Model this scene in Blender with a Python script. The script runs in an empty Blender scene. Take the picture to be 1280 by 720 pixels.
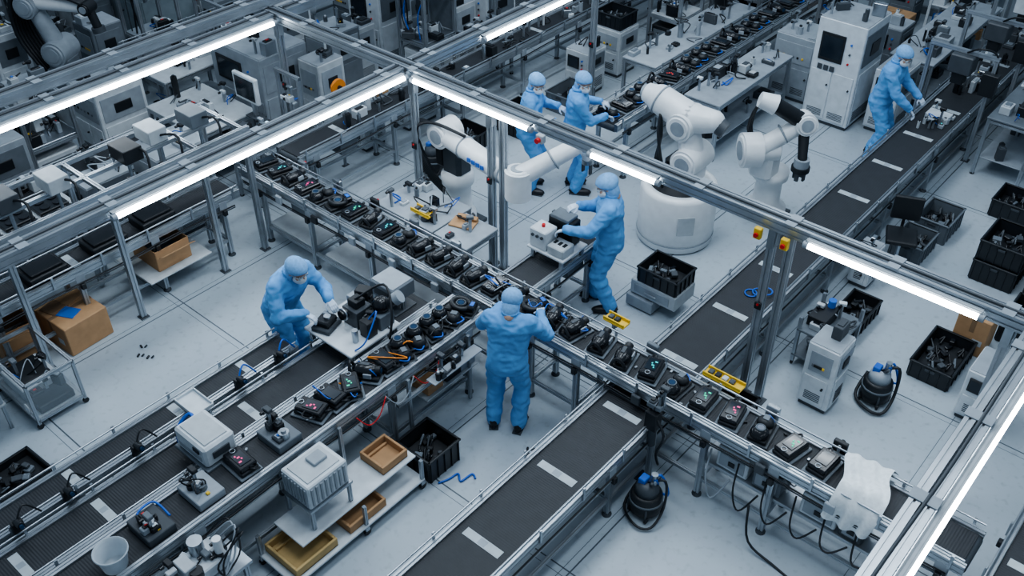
import bpy, bmesh, math, random
from mathutils import Vector, Matrix, Euler, noise
R=random.Random(11)
COL=bpy.context.scene.collection
# ---------------------------------------------------------------- materials
MATS={}
def mat(name,col,rough=.5,metal=0.,nz=.10,sc=9.,bump=0.,emit=0.,wave=None,alpha=1.):
    m=bpy.data.materials.new(name); m.use_nodes=True; nt=m.node_tree; N=nt.nodes; L=nt.links
    b=N["Principled BSDF"]; tc=N.new("ShaderNodeTexCoord"); n=N.new("ShaderNodeTexNoise")
    n.inputs["Scale"].default_value=sc; n.inputs["Detail"].default_value=4
    L.new(tc.outputs["Object"],n.inputs["Vector"])
    r=N.new("ShaderNodeValToRGB"); c=Vector(col)
    r.color_ramp.elements[0].color=(*(c*(1-nz)),1); r.color_ramp.elements[1].color=(*[min(1,q) for q in c*(1+nz)],1)
    r.color_ramp.elements[0].position=.3; r.color_ramp.elements[1].position=.7
    L.new(n.outputs["Fac"],r.inputs["Fac"]); L.new(r.outputs["Color"],b.inputs["Base Color"])
    b.inputs["Roughness"].default_value=rough; b.inputs["Metallic"].default_value=metal
    if emit>0:
        b.inputs["Emission Color"].default_value=(*col,1); b.inputs["Emission Strength"].default_value=emit
    if alpha<1: b.inputs["Alpha"].default_value=alpha
    if bump>0 or wave:
        bp=N.new("ShaderNodeBump"); bp.inputs["Strength"].default_value=bump or .4; bp.inputs["Distance"].default_value=.004
        if wave:
            w=N.new("ShaderNodeTexWave"); w.bands_direction=wave[0]; w.inputs["Scale"].default_value=wave[1]
            L.new(tc.outputs["Object"],w.inputs["Vector"]); L.new(w.outputs["Fac"],bp.inputs["Height"])
        else: L.new(n.outputs["Fac"],bp.inputs["Height"])
        L.new(bp.outputs["Normal"],b.inputs["Normal"])
    MATS[name]=m; return m
mat("white_paint",(.58,.63,.67),.4)
mat("white_robot",(.74,.77,.79),.32,nz=.05)
mat("offwhite",(.44,.48,.51),.5)
mat("grey_light",(.29,.33,.37),.45)
mat("grey_mid",(.13,.155,.18),.5)
mat("grey_dark",(.055,.066,.078),.5)
mat("black",(.012,.015,.019),.45)
mat("black_gloss",(.010,.012,.016),.22)
mat("black_crate",(.014,.018,.023),.38)
mat("aluminium",(.42,.46,.50),.36,.75,nz=.12,sc=4)
mat("alu_dark",(.18,.21,.24),.4,.7)
mat("steel",(.39,.43,.47),.3,.9)
mat("belt_x",(.024,.028,.034),.6,wave=("X",14))
mat("belt_y",(.024,.028,.034),.6,wave=("Y",14))
mat("slat",(.42,.47,.50),.5)
mat("carton",(.42,.25,.13),.85,bump=.2)
mat("carton_dark",(.24,.15,.085),.9)
mat("woodtray",(.46,.32,.14),.7,nz=.2,sc=5)
mat("yellow",(.72,.47,.04),.5)
mat("orange",(.80,.26,.03),.45)
mat("red",(.55,.02,.02),.4)
mat("blue",(.03,.14,.50),.4)
mat("blue_cable",(.02,.12,.50),.4)
mat("teal",(.02,.16,.26),.4)
mat("green_pcb",(.02,.14,.08),.4)
mat("coverall",(.125,.335,.66),.85,nz=.10,sc=14,bump=.35)
mat("cap_blue",(.20,.41,.70),.85,nz=.12,sc=40,bump=.5)
mat("mask_white",(.70,.75,.80),.8,bump=.3)
mat("glove",(.55,.64,.75),.6)
mat("skin",(.50,.32,.24),.55,nz=.08)
mat("eye",(.03,.02,.02),.2)
mat("goggle",(.45,.55,.62),.1)
mat("hair",(.012,.01,.01),.7)
mat("shoe",(.012,.013,.016),.4)
mat("cloth",(.66,.71,.74),.9,bump=.4,sc=30)
mat("wall_paint",(.42,.48,.53),.7)
mat("door_grey",(.20,.25,.28),.5)
mat("clear_plastic",(.55,.65,.72),.15,alpha=.16)
mat("tub_plastic",(.55,.62,.68),.3,alpha=.6)
mat("tube_light",(.88,.95,1.),.4,emit=20.)
mat("screen_dark",(.012,.02,.03),.12)
mat("scr_teal",(.04,.50,.50),.4,emit=.55)
mat("scr_pink",(.7,.08,.24),.4,emit=.8)
mat("scr_green",(.04,.55,.32),.4,emit=.6)
mat("scr_red",(.7,.05,.03),.4,emit=.6)
mat("scr_white",(.5,.68,.8),.4,emit=.4)
mat("lens",(.02,.05,.10),.08)
def floor_mat():
    m=bpy.data.materials.new("floor_epoxy"); m.use_nodes=True; nt=m.node_tree; N=nt.nodes; L=nt.links; b=N["Principled BSDF"]
    tc=N.new("ShaderNodeTexCoord"); sp=N.new("ShaderNodeSeparateXYZ"); L.new(tc.outputs["Object"],sp.inputs[0])
    def M(op,a,b_=None,c_=None):
        n=N.new("ShaderNodeMath"); n.operation=op
        for i,q in enumerate((a,b_,c_)):
            if q is None: continue
            if isinstance(q,(int,float)): n.inputs[i].default_value=q
            else: L.new(q,n.inputs[i])
        return n.outputs[0]
    def line(o,off,per,wd):
        t=M('MODULO',M('ADD',o,off+per*20),per); d=M('ABSOLUTE',M('SUBTRACT',t,per/2))
        return M('LESS_THAN',d,wd)
    l=M('MAXIMUM',line(sp.outputs[0],2.9+.915,1.83,.007),line(sp.outputs[1],-4.13+.96,1.915,.007))
    l2=M('MAXIMUM',line(sp.outputs[0],2.9+.915+.07,1.83,.003),line(sp.outputs[1],-4.13+.96+.07,1.915,.003))
    l=M('MAXIMUM',l,l2)
    n1=N.new("ShaderNodeTexNoise"); n1.inputs["Scale"].default_value=.7; n1.inputs["Detail"].default_value=6
    n2=N.new("ShaderNodeTexNoise"); n2.inputs["Scale"].default_value=14; n2.inputs["Detail"].default_value=8
    L.new(tc.outputs["Object"],n1.inputs["Vector"]); L.new(tc.outputs["Object"],n2.inputs["Vector"])
    r=N.new("ShaderNodeValToRGB"); L.new(n1.outputs["Fac"],r.inputs["Fac"])
    r.color_ramp.elements[0].position=.3; r.color_ramp.elements[0].color=(.35,.41,.46,1)
    r.color_ramp.elements[1].position=.7; r.color_ramp.elements[1].color=(.42,.48,.53,1)
    r2=N.new("ShaderNodeValToRGB"); L.new(n2.outputs["Fac"],r2.inputs["Fac"])
    r2.color_ramp.elements[0].position=.25; r2.color_ramp.elements[0].color=(.80,.80,.80,1)
    r2.color_ramp.elements[1].position=.45; r2.color_ramp.elements[1].color=(1,1,1,1)
    mx=N.new("ShaderNodeMixRGB"); mx.blend_type='MULTIPLY'; mx.inputs[0].default_value=1
    L.new(r.outputs[0],mx.inputs[1]); L.new(r2.outputs[0],mx.inputs[2])
    m2=N.new("ShaderNodeMixRGB"); L.new(l,m2.inputs[0]); L.new(mx.outputs[0],m2.inputs[1]); m2.inputs[2].default_value=(.07,.09,.11,1)
    L.new(m2.outputs[0],b.inputs["Base Color"]); b.inputs["Roughness"].default_value=.36
    MATS["floor_epoxy"]=m
floor_mat()
# ---------------------------------------------------------------- mesh builder
def _tmpl():
    S=[(a,b,c) for a in(-1,1) for b in(-1,1) for c in(-1,1)]; idx={s:i for i,s in enumerate(S)}
    F=[]
    for k in range(3):
        o=[i for i in range(3) if i!=k]
        for s in(-1,1):
            q=[]
            for a,b in((-1,-1),(1,-1),(1,1),(-1,1)):
                t=[0,0,0];t[k]=s;t[o[0]]=a;t[o[1]]=b; q.append(idx[tuple(t)]*3+k)
            F.append(q)
        a,b=o
        for sa in(-1,1):
            for sb in(-1,1):
                def ci(sk):
                    t=[0,0,0];t[k]=sk;t[a]=sa;t[b]=sb; return idx[tuple(t)]*3
                F.append([ci(-1)+a,ci(1)+a,ci(1)+b,ci(-1)+b])
    for i in range(8): F.append([i*3,i*3+1,i*3+2])
    V=[]
    for s in S:
        for k in range(3): V.append(Vector([s[j]*(1 if j==k else .8) for j in range(3)]))
    out=[]
    for f in F:
        n=(V[f[1]]-V[f[0]]).cross(V[f[2]]-V[f[1]]); c=sum((V[i] for i in f),Vector())
        out.append(f if n.dot(c)>0 else f[::-1])
    return S,out
BS,BF=_tmpl()
class MB:
    def __init__(s,name): s.n=name; s.v=[];s.f=[];s.m=[];s.s=[];s.mats=[];s.M=Matrix()
    def at(s,x=0,y=0,z=0,rz=0,M=None): s.M=(M if M else Matrix.Translation((x,y,z))@Matrix.Rotation(rz,4,'Z')); return s
    def add(s,vs,fs,m,sm=False):
        if m not in s.mats: s.mats.append(m)
        i=s.mats.index(m); o=len(s.v); M=s.M
        s.v+=[M@Vector(v) for v in vs]; s.f+=[[o+q for q in f] for f in fs]; s.m+=[i]*len(fs); s.s+=[sm]*len(fs)
    def bx(s,x0,x1,y0,y1,z0,z1,m,b=.006):
        if x1<x0:x0,x1=x1,x0
        if y1<y0:y0,y1=y1,y0
        if z1<z0:z0,z1=z1,z0
        c=((x0+x1)/2,(y0+y1)/2,(z0+z1)/2); h=((x1-x0)/2,(y1-y0)/2,(z1-z0)/2); b=min(b,min(h)*.45)
        s.add([[c[j]+q[j]*(h[j] if j==k else h[j]-b) for j in range(3)] for q in BS for k in range(3)],BF,m)
    def cb(s,cx,cy,z,sx,sy,sz,m,rz=0,b=.006,rx=0,ry=0):
        o=s.M; s.M=o@Matrix.Translation((cx,cy,z))@Euler((rx,ry,rz)).to_matrix().to_4x4()
        s.bx(-sx/2,sx/2,-sy/2,sy/2,0,sz,m,b); s.M=o
    def cyl(s,p0,p1,r0,m,r1=None,seg=16,cap=True):
        r1=r0 if r1 is None else r1; p0=Vector(p0);p1=Vector(p1); d=(p1-p0).normalized()
        u=d.orthogonal().normalized(); w=d.cross(u); V=[]
        for p,r in((p0,r0),(p1,r1)):
            for i in range(seg):
                a=2*math.pi*i/seg; V.append(p+(u*math.cos(a)+w*math.sin(a))*r)
        s.add(V,[[i,(i+1)%seg,seg+(i+1)%seg,seg+i] for i in range(seg)],m,True)
        if cap:
            s.add(V,[list(range(seg))[::-1],list(range(seg,2*seg))],m,False)
    def tube(s,pts,r,m,seg=6,sub=5,closed=False,rs=None):
        P=[Vector(p) for p in pts]; Q=[];RR=[]; n=len(P)
        if sub>1 and n>2:
            for i in range(n-1):
                a=P[max(i-1,0)];b=P[i];c=P[i+1];d=P[min(i+2,n-1)]
                for k in range(sub):
                    t=k/sub; Q.append(.5*((2*b)+(c-a)*t+(2*a-5*b+4*c-d)*t*t+(3*b-a-3*c+d)*t**3))
                    RR.append(r if rs is None else rs[i]*(1-t)+rs[i+1]*t)
            Q.append(P[-1]); RR.append(r if rs is None else rs[-1])
        else: Q=P; RR=[r]*n if rs is None else list(rs)
        V=[];u=None
        for i,p in enumerate(Q):
            d=(Q[min(i+1,len(Q)-1)]-Q[max(i-1,0)]).normalized()
            u=(d.orthogonal() if u is None else (u-d*u.dot(d)));
            if u.length<1e-5:u=d.orthogonal()
            u.normalize(); w=d.cross(u)
            for j in range(seg):
                a=2*math.pi*j/seg; V.append(p+(u*math.cos(a)+w*math.sin(a))*RR[i])
        F=[[i*seg+j,i*seg+(j+1)%seg,(i+1)*seg+(j+1)%seg,(i+1)*seg+j] for i in range(len(Q)-1) for j in range(seg)]
        F.append(list(range(seg))[::-1]); k=(len(Q)-1)*seg; F.append([k+j for j in range(seg)])
        s.add(V,F,m,True)
    def sph(s,c,r,m,seg=16,rg=10,fn=None,zr=(0,1)):
        if not hasattr(r,'__len__'): r=(r,r,r)
        V=[]
        for i in range(rg+1):
            t=math.pi*(zr[0]+(zr[1]-zr[0])*i/rg)
            for j in range(seg):
                a=2*math.pi*j/seg; p=Vector((r[0]*math.sin(t)*math.cos(a),r[1]*math.sin(t)*math.sin(a),r[2]*math.cos(t)))
                if fn:p=fn(p)
                V.append(Vector(c)+p)
        F=[[i*seg+j,(i+1)*seg+j,(i+1)*seg+(j+1)%seg,i*seg+(j+1)%seg] for i in range(rg) for j in range(seg)]
        s.add(V,F,m,True)
    def lathe(s,cx,cy,prof,m,seg=24,sm=True):
        V=[(cx+r*math.cos(2*math.pi*j/seg),cy+r*math.sin(2*math.pi*j/seg),z) for r,z in prof for j in range(seg)]
        F=[[i*seg+j,i*seg+(j+1)%seg,(i+1)*seg+(j+1)%seg,(i+1)*seg+j] for i in range(len(prof)-1) for j in range(seg)]
        s.add(V,F,m,sm)
    def torus(s,c,Rr,r,m,nrm=(0,0,1),seg=20,sg=8):
        n=Vector(nrm).normalized(); u=n.orthogonal().normalized(); w=n.cross(u); V=[]
        for i in range(seg):
            a=2*math.pi*i/seg; d=u*math.cos(a)+w*math.sin(a)
            for j in range(sg):
                b=2*math.pi*j/sg; V.append(Vector(c)+d*(Rr+r*math.cos(b))+n*r*math.sin(b))
        s.add(V,[[i*sg+j,((i+1)%seg)*sg+j,((i+1)%seg)*sg+(j+1)%sg,i*sg+(j+1)%sg] for i in range(seg) for j in range(sg)],m,True)
    def alu(s,p0,p1,w=.04,h=None,m="aluminium"):
        h=h or w; p0=Vector(p0);p1=Vector(p1); d=(p1-p0).normalized()
        if abs(d.z)>.9: u=Vector((1,0,0)); v=Vector((0,1,0))
        else:
            u=d.cross(Vector((0,0,1))).normalized(); v=u.cross(d).normalized()
        def side(a,L,W):
            g=min(W,L)*.11; dp=min(W,L)*.16; n=max(1,round(L/W)) if L>W*1.4 else 1; q=[(-L/2,0)]
            for k in range(n):
                c=-L/2+L*(k+.5)/n; q+=[(c-g,0),(c-g,-dp),(c+g,-dp),(c+g,0)]
            return q
        prof=[]
        for (x,dd) in side(0,w,h): prof.append((x,-h/2-dd))
        for (x,dd) in side(1,h,w): prof.append((w/2+dd,x))
        for (x,dd) in side(2,w,h): prof.append((-x,h/2+dd))
        for (x,dd) in side(3,h,w): prof.append((-w/2-dd,-x))
        n=len(prof); V=[p+u*a+v*b for p in(p0,p1) for a,b in prof]
        s.add(V,[[i,(i+1)%n,n+(i+1)%n,n+i] for i in range(n)],m)
        for p,sg in((p0,-1),(p1,1)):
            s.add([p+u*a*w/2+v*b*h/2+d*sg*.001 for a,b in((-1,-1),(1,-1),(1,1),(-1,1))],[[0,1,2,3]],"alu_dark")
    def done(s,origin=None,fix=True):
        me=bpy.data.meshes.new(s.n); V=s.v
        if origin is None:
            xs=[v.x for v in V];ys=[v.y for v in V];zs=[v.z for v in V]
            origin=Vector(((min(xs)+max(xs))/2,(min(ys)+max(ys))/2,min(zs)))
            if min(zs)<1.3: RECT.append((min(xs),max(xs),min(ys),max(ys)))
        origin=Vector(origin)
        me.from_pydata([v-origin for v in V],[],s.f)
        for m in s.mats: me.materials.append(MATS[m])
        me.polygons.foreach_set("material_index",s.m); me.polygons.foreach_set("use_smooth",s.s)
        if fix:
            bm=bmesh.new(); bm.from_mesh(me); bmesh.ops.recalc_face_normals(bm,faces=bm.faces); bm.to_mesh(me); bm.free()
        me.update(); ob=bpy.data.objects.new(s.n,me); COL.objects.link(ob); ob.location=origin; return ob
RECT=[]
# ---------------------------------------------------------------- room shell
fl=MB("floor"); fl.add([(-26,-6,0),(6,-6,0),(6,17.4,0),(-26,17.4,0)],[[0,1,2,3]],"floor_epoxy"); fl.done((0,0,0))
w=MB("wall_back"); w.bx(-26,6,17.4,17.6,0,4.2,"wall_paint")
for x in(-24,-20,-16,-12,-8,-4,0,4): w.bx(x-.02,x+.02,17.385,17.4,0,4.2,"grey_light",.002)
w.done()
w=MB("baseboard_back"); w.bx(-26,6,17.36,17.399,0,.14,"grey_mid"); w.done()
w=MB("wall_left"); w.bx(-26.2,-26.001,-6,17.39,0,4.2,"wall_paint"); w.done()
w=MB("door_1"); w.bx(-6.9,-5.9,17.30,17.355,0,2.1,"door_grey"); w.bx(-6.95,-6.9,17.29,17.36,0,2.15,"aluminium"); w.bx(-5.9,-5.85,17.29,17.36,0,2.15,"aluminium"); w.bx(-6.6,-6.2,17.29,17.30,1.3,1.8,"screen_dark"); w.cyl((-6.0,17.26,1.0),(-6.0,17.30,1.0),.03,"steel"); w.done()
# ---------------------------------------------------------------- conveyors
def conveyor(name,axis,a0,a1,c,w,z,slats=(),legs=1.15,guide=True,belt=True,sl_len=.6,shelf=False,leg_at=None):
    b=MB(name)
    def T(a,t,zz): return (a,c+t,zz) if axis=='x' else (c+t,a,zz)
    def bx(a,a_,t,t_,z0,z1,m,bb=.004):
        if axis=='x': b.bx(a,a_,c+t,c+t_,z0,z1,m,bb)
        else: b.bx(c+t,c+t_,a,a_,z0,z1,m,bb)
    hw=w/2
    for s in(-1,1):
        b.alu(T(a0,s*(hw-.03),z-.02),T(a1,s*(hw-.03),z-.02),.05,.10)
        if guide:
            n=int((a1-a0)/.55)
            for i in range(n+1):
                a=a0+.1+(a1-a0-.2)*i/max(n,1)
                bx(a-.012,a+.012,s*(hw+.004)-.008,s*(hw+.004)+.008,z-.05,z+.10,"steel",.002)
            b.cyl(T(a0+.02,s*(hw-.015),z+.09),T(a1-.02,s*(hw-.015),z+.09),.009,"steel",seg=8)
    bm="belt_"+axis
    bx(a0+.03,a1-.03,-hw+.06,hw-.06,z-.02,z+.012,bm)
    bx(a0+.05,a1-.05,-hw+.06,hw-.06,z-.11,z-.09,bm)
    for a in(a0+.04,a1-.04): b.cyl(T(a,-hw+.06,z-.05),T(a,hw-.06,z-.05),.05,"grey_dark")
    for a in slats:
        bx(a-.04,a+.04,-hw*sl_len,hw*sl_len,z+.012,z+.015,"slat",.001)
        bx(a-.03,a+.03,-hw*sl_len*.2,hw*sl_len*.2,z+.015,z+.016,"grey_light",.0005)
    L=leg_at if leg_at is not None else [a0+.25+(a1-a0-.5)*i/max(1,round((a1-a0)/legs)) for i in range(max(1,round((a1-a0)/legs))+1)]
    for a in L:
        for s in(-1,1):
            b.alu(T(a,s*(hw-.03),.04),T(a,s*(hw-.03),z-.07),.05)
            b.lathe(*T(a,s*(hw-.03),0)[:2],[(0,0),(.045,0),(.045,.012),(.012,.03),(.012,.05)],"grey_dark",12)
            bx(a-.05,a+.05,s*(hw-.005)-.004,s*(hw-.005)+.004,z-.13,z-.03,"grey_light",.002)
            b.cb(*T(a,s*(hw+.012),z-.20),.05,.05,.07,"black")
        b.alu(T(a,-hw+.05,.22),T(a,hw-.05,.22),.04)
    for s in(-1,1): b.alu(T(L[0],s*(hw-.03),.22),T(L[-1],s*(hw-.03),.22),.035)
    a=L[0]+.45; bx(a,a+.28,-hw+.08,hw-.08,z-.27,z-.13,"grey_mid"); b.cyl(T(a+.28,0,z-.2),T(a+.42,0,z-.2),.055,"grey_dark")
    if shelf: bx(L[0],L[-1],-hw+.02,hw-.02,.235,.25,"offwhite")
    n=max(3,int((a1-a0)/.8)); pts=[T(a0+.1+(a1-a0-.2)*i/n,-hw-.012+.01*(i%2) if axis=='x' else hw+.012-.01*(i%2),z-.11-.03*(i%2)) for i in range(n+1)]
    b.tube(pts,.009,"black",5,4); b.tube([Vector(p)+Vector((0,0,-.025)) for p in pts],.007,R.choice(["grey_mid","grey_light","grey_dark"]),5,4)
    return b
conveyor("main_belt_conveyor",'y',.4,16.2,-3.31,.62,.65,[.9+.93*i+.75 for i in range(16)],1.4).done()
conveyor("outer_belt_conveyor",'y',-.6,4.0,-6.26,.34,.74,[.2,.98,1.75,2.76,3.5],1.1).done()
conveyor("inner_belt_conveyor",'y',-.6,5.35,-5.80,.46,.70,[.3,1.05,1.75,3.2],1.2).done()
pl=conveyor("product_belt_conveyor",'y',-.2,5.42,-5.2,.46,.86,[],1.2,guide=False,shelf=False); pl.done()
al=conveyor("assembly_line_conveyor",'x',-9.0,-.35,5.74,.46,.86,[],1.3,guide=True,leg_at=[-8.6,-7.75,-6.75,-4.5,-3.95,-2.55,-1.9,-.9,-.5])
for x in(-8.2,-7.2,-6.2): al.bx(x-.4,x+.4,5.56,5.92,.24,.26,"offwhite")
al.done()
conveyor("side_belt_conveyor",'y',1.2,5.3,-8.93,.46,.78,[2.0,3.3,4.4],1.1).done()
conveyor("side_belt_conveyor",'y',6.2,16.0,-8.93,.46,.78,[7,9,11,12.6],1.4).done()
conveyor("side_belt_conveyor",'y',3.4,9.0,0.02,.50,.76,[4.6,5.9,7.2],1.4).done()
conveyor("roller_belt_conveyor",'y',1.6,5.6,-10.5,.5,.80,[2.4,3.9],1.2).done()
conveyor("feeder_belt_conveyor",'y',6.12,7.35,-5.2,.46,.70,[],.9,guide=False).done()
conveyor("back_line_conveyor",'y',9.25,16.6,-6.42,.5,.86,[],1.5).done()
conveyor("rear_belt_conveyor",'y',6.5,15.5,-12.9,.5,.8,[8,10,12],1.6).done()
# ---------------------------------------------------------------- products
def device(b,x,y,z,rz,k,glow=None):
    o=b.M; b.M=o@Matrix.Translation((x,y,z))@Matrix.Rotation(rz,4,'Z')@Matrix.Scale(1.28,4)
    b.cb(0,0,0,.25,.165,.016,"grey_mid" if k%2 else "grey_dark",b=.008)
    b.cb(0,0,.016,.22,.13,.03,"black",b=.012)
    if k%4==0:
        b.sph((-.055,0,.06),(.062,.066,.05),"black_gloss",14,8); b.sph((.06,0,.055),(.055,.06,.045),"black",14,8)
        b.cyl((-.055,0,.09),(-.055,0,.113),.034,"grey_dark"); b.torus((-.055,0,.113),.030,.0035,glow or "grey_mid"); b.cyl((-.055,0,.11),(-.055,0,.115),.024,"lens")
        b.cb(.065,0,.097,.05,.04,.006,"grey_mid"); b.tube([(.1,.03,.05),(.14,.0,.05),(.1,-.05,.04)],.006,"blue_cable")
    elif k%4==1:
        b.cb(0,0,.045,.20,.125,.035,"black_gloss",b=.016); b.cb(0.01,0,.0805,.12,.08,.004,"screen_dark",b=.003)
        if glow:
            for i in range(4): b.cb(-.02+.02*i,-.02+.012*(i%3),.0848,.013,.010+.010*(i%2),.002,glow,b=.001)
        b.torus((-.078,0,.082),.018,.003,"steel"); b.tube([(.09,0,.05),(.13,.02,.06),(.12,.06,.03)],.007,"black")
    elif k%4==2:
        b.torus((0,0,.07),.07,.021,"black",(.15,.1,1),18,7); b.cyl((0,0,.04),(0,0,.08),.045,"black_gloss"); b.torus((0,0,.083),.034,.003,glow or "grey_mid"); b.cyl((0,0,.08),(0,0,.084),.026,"lens",seg=12)
        b.cb(.09,0,.045,.06,.10,.045,"black_gloss",b=.014); b.cb(.092,0,.09,.03,.05,.004,"blue",b=.001)
    else:
        b.sph((0,.0,.07),(.10,.062,.05),"black_gloss",16,8); b.tube([(-.10,-.05,.05),(-.11,0,.12),(-.10,.05,.05)],.012,"black",7); b.cb(.03,-.062,.04,.06,.012,.04,"grey_light",b=.004)
        b.cb(.0,0,.113,.07,.03,.012,"grey_dark",b=.004); b.cyl((.08,0,.07),(.115,0,.075),.032,"black"); b.cyl((.115,0,.075),(.118,0,.075),.022,glow or "lens",seg=12)
    b.M=o
def row(name,axis,a0,a1,c,z,step,glows={},jit=.25,cables=False,skip=()):
    b=MB(name); n=int(abs(a1-a0)/step)+1
    for i in range(n):
        a=a0+(a1-a0)*i/max(n-1,1)
        j=R.uniform(-.02,.02); r=R.uniform(-jit,jit)+(1.57 if axis=='x' else 0)
        x,y=(a,c+j) if axis=='x' else (c+j,a)
        device(b,x,y,z,r,R.choice([0,0,1,2,3,3]) if i not in glows else 1,glows.get(i))
        if cables and R.random()<.9:
          for _q in range(2):
            m=R.choice(["blue_cable","blue_cable","black","black","grey_light","orange"])
            p=[(x+R.uniform(-.18,.18),y+R.uniform(-.14,.14),z+R.uniform(.04,.13)) for _ in range(4)]
            b.tube(p,.006,m)
        for q in range(2): b.cb(x+R.uniform(-.16,.16),y+R.uniform(-.16,.16),z,.03,.02,.015,R.choice(["grey_light","black","steel","offwhite"]),R.random()*3,b=.002)
    return b.done()
row("headset_product_row",'x',-8.75,-5.65,5.74,.875,.245,{1:"scr_teal",3:"scr_pink",6:"scr_green",8:"scr_teal"})
row("headset_product_row",'x',-5.4,-4.15,5.74,.875,.24,{},.5,True)
row("headset_product_row",'x',-3.85,-1.60,5.74,.875,.265,{2:"scr_teal",4:"scr_green",5:"scr_pink",7:"scr_green"})
row("headset_product_row",'y',3.45,5.3,-5.2,.875,.20,{0:"scr_pink",2:"scr_green"},.6,True)
row("headset_product_row",'y',2.68,2.7,-5.2,.875,.3,{0:"scr_pink"},.1)
row("headset_product_row",'y',9.4,16.2,-6.42,.875,.27,{5:"scr_red"},.4)
# ---------------------------------------------------------------- overhead frame
def beam(p0,p1,name="overhead_beam"):
    b=MB(name); p0=Vector(p0);p1=Vector(p1); d=(p1-p0).normalized(); u=d.cross(Vector((0,0,1)))
    b.alu(p0+u*.045,p1+u*.045,.075,.12); b.alu(p0-u*.045,p1-u*.045,.075,.12)
    n=int((p1-p0).length/.9)
    for i in range(n+1):
        q=p0+(p1-p0)*((i+.3)/(n+.6)); 
        if abs(d.x)>.5: b.bx(q.x-.05,q.x+.05,q.y-.095,q.y+.095,q.z+.06,q.z+.07,"grey_light",.002)
        else: b.bx(q.x-.095,q.x+.095,q.y-.05,q.y+.05,q.z+.06,q.z+.07,"grey_light",.002)
    b.tube([p0+u*.02+Vector((0,0,.075)),p0.lerp(p1,.3)+Vector((0,0,.07)),p0.lerp(p1,.6)+u*.02+Vector((0,0,.072)),p1+Vector((0,0,.071))],.012,"grey_dark",6,8)
    b.done()
ZB=2.1
beam((-10.4,6.95,ZB),(.3,6.95,ZB)); beam((-7.52,.5,ZB),(-7.52,6.85,ZB)); beam((-7.52,7.05,ZB),(-7.52,15.5,ZB))
beam((-9.78,1.0,ZB),(-9.78,6.85,ZB)); beam((-.66,2.6,ZB),(-.66,6.85,ZB)); beam((-9.78,7.05,ZB),(-9.78,14.,ZB)); beam((-9.98,1.0,ZB+.13),(-9.98,14,ZB+.13))
def linear_light(p0,p1,side):
    b=MB("linear_light"); p0=Vector(p0);p1=Vector(p1); d=(p1-p0).normalized(); sd=Vector(side)
    q0=p0+sd*.14+Vector((0,0,-.02)); q1=p1+sd*.14+Vector((0,0,-.02))
    b.alu(q0-sd*.024+Vector((0,0,.036)),q1-sd*.024+Vector((0,0,.036)),.05,.025,"offwhite")
    b.cyl(q0+d*.02,q1-d*.02,.029,"tube_light",seg=12)
    for q in(q0,q1): b.cyl(q-d*.015,q+d*.03,.033,"grey_light",seg=10)
    b.done()
for a,b_ in((-7.28,-5.6),(-4.85,-4.06),(-2.55,-1.06)): linear_light((a,6.95,ZB),(b_,6.95,ZB),(0,-1,0))
linear_light((-7.52,3.2,ZB),(-7.52,6.8,ZB),(1,0,0)); linear_light((-9.78,2.6,ZB),(-9.78,6.8,ZB),(1,0,0))
linear_light((-7.52,8.1,ZB),(-7.52,12,ZB),(1,0,0)); linear_light((-.66,3.0,ZB),(-.66,6.7,ZB),(1,0,0))
def post(x,y,h=ZB-.055,double=False):
    b=MB("frame_post"); b.alu((x,y,.02),(x,y,h),.07); b.bx(x-.07,x+.07,y-.07,y+.07,0,.012,"grey_dark",.002)
    b.bx(x-.035,x+.035,y-.05,y-.037,h-.22,h-.02,"steel"); b.bx(x+.037,x+.049,y-.035,y+.035,h-.2,h,"grey_light")
    if double: b.alu((x+.17,y,.02),(x+.17,y,h),.07); b.bx(x+.1,x+.24,y-.07,y+.07,0,.012,"grey_dark",.002)
    b.bx(x-.035,x+.035,y-.055,y-.037,h*.55,h*.55+.08,"black"); b.cyl((x,y-.054,h*.55+.06),(x,y-.065,h*.55+.06),.012,"red",seg=8)
    b.done()
for x,y,dd in((-7.42,6.95,False),(-6.25,6.95,True),(-2.9,6.95,True),(-.85,6.95,False),(-9.78,6.95,False),(-7.52,10.5,False),(-7.52,14,False),(-9.78,11,False),(-.50,2.75,False)): post(x,y,ZB-.061,dd)
b=MB("station_frame")
for y in(2.6,3.7,4.8,5.38,): 
    b.alu((-8.52,y,.02),(-8.52,y,1.6),.06); b.bx(-8.57,-8.47,y-.05,y+.05,0,.012,"grey_dark",.002)
    b.alu((-9.35,y,.02),(-9.35,y,1.6),.05); b.alu((-9.33,y,1.62),(-8.54,y,1.62),.045)
b.alu((-8.52,2.5,1.62),(-8.52,5.45,1.62),.05,.06); b.alu((-9.35,2.5,1.62),(-9.35,5.45,1.62),.045,.05)
b.bx(-9.33,-8.55,3.9,4.7,.30,.32,"offwhite")
for y in(2.9,3.4,4.2,4.6,5.1): 
    b.cb(-9.0+R.uniform(-.1,.1),y,1.645,.3,.22,.16,R.choice(["black","grey_dark","grey_mid","offwhite"])); b.tube([(-9,y,1.7),(-8.7,y+.1,1.75),(-8.6,y,1.3),(-8.9,y,1.1)],.014,"black"); b.cb(-8.93,y,1.1,.1,.1,.3,R.choice(["black","grey_dark"])); b.cyl((-8.93,y,1.4),(-8.93,y,1.62),.02,"steel",seg=8)
b.alu((-8.93,2.5,1.62),(-8.93,5.4,1.62),.045)
b.done()
b=MB("signal_beacon"); 
for x in(-2.98,-2.72): b.cb(x,6.79,1.96,.07,.05,.11,"yellow"); b.cyl((x,6.76,2.01),(x,6.74,2.01),.022,"red",seg=10)
b.done()
b=MB("signal_beacon"); b.cb(-5.45,6.80,1.99,.09,.06,.09,"offwhite"); b.cyl((-5.45,6.77,2.03),(-5.45,6.73,2.03),.028,"red",seg=12); b.done()
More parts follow.
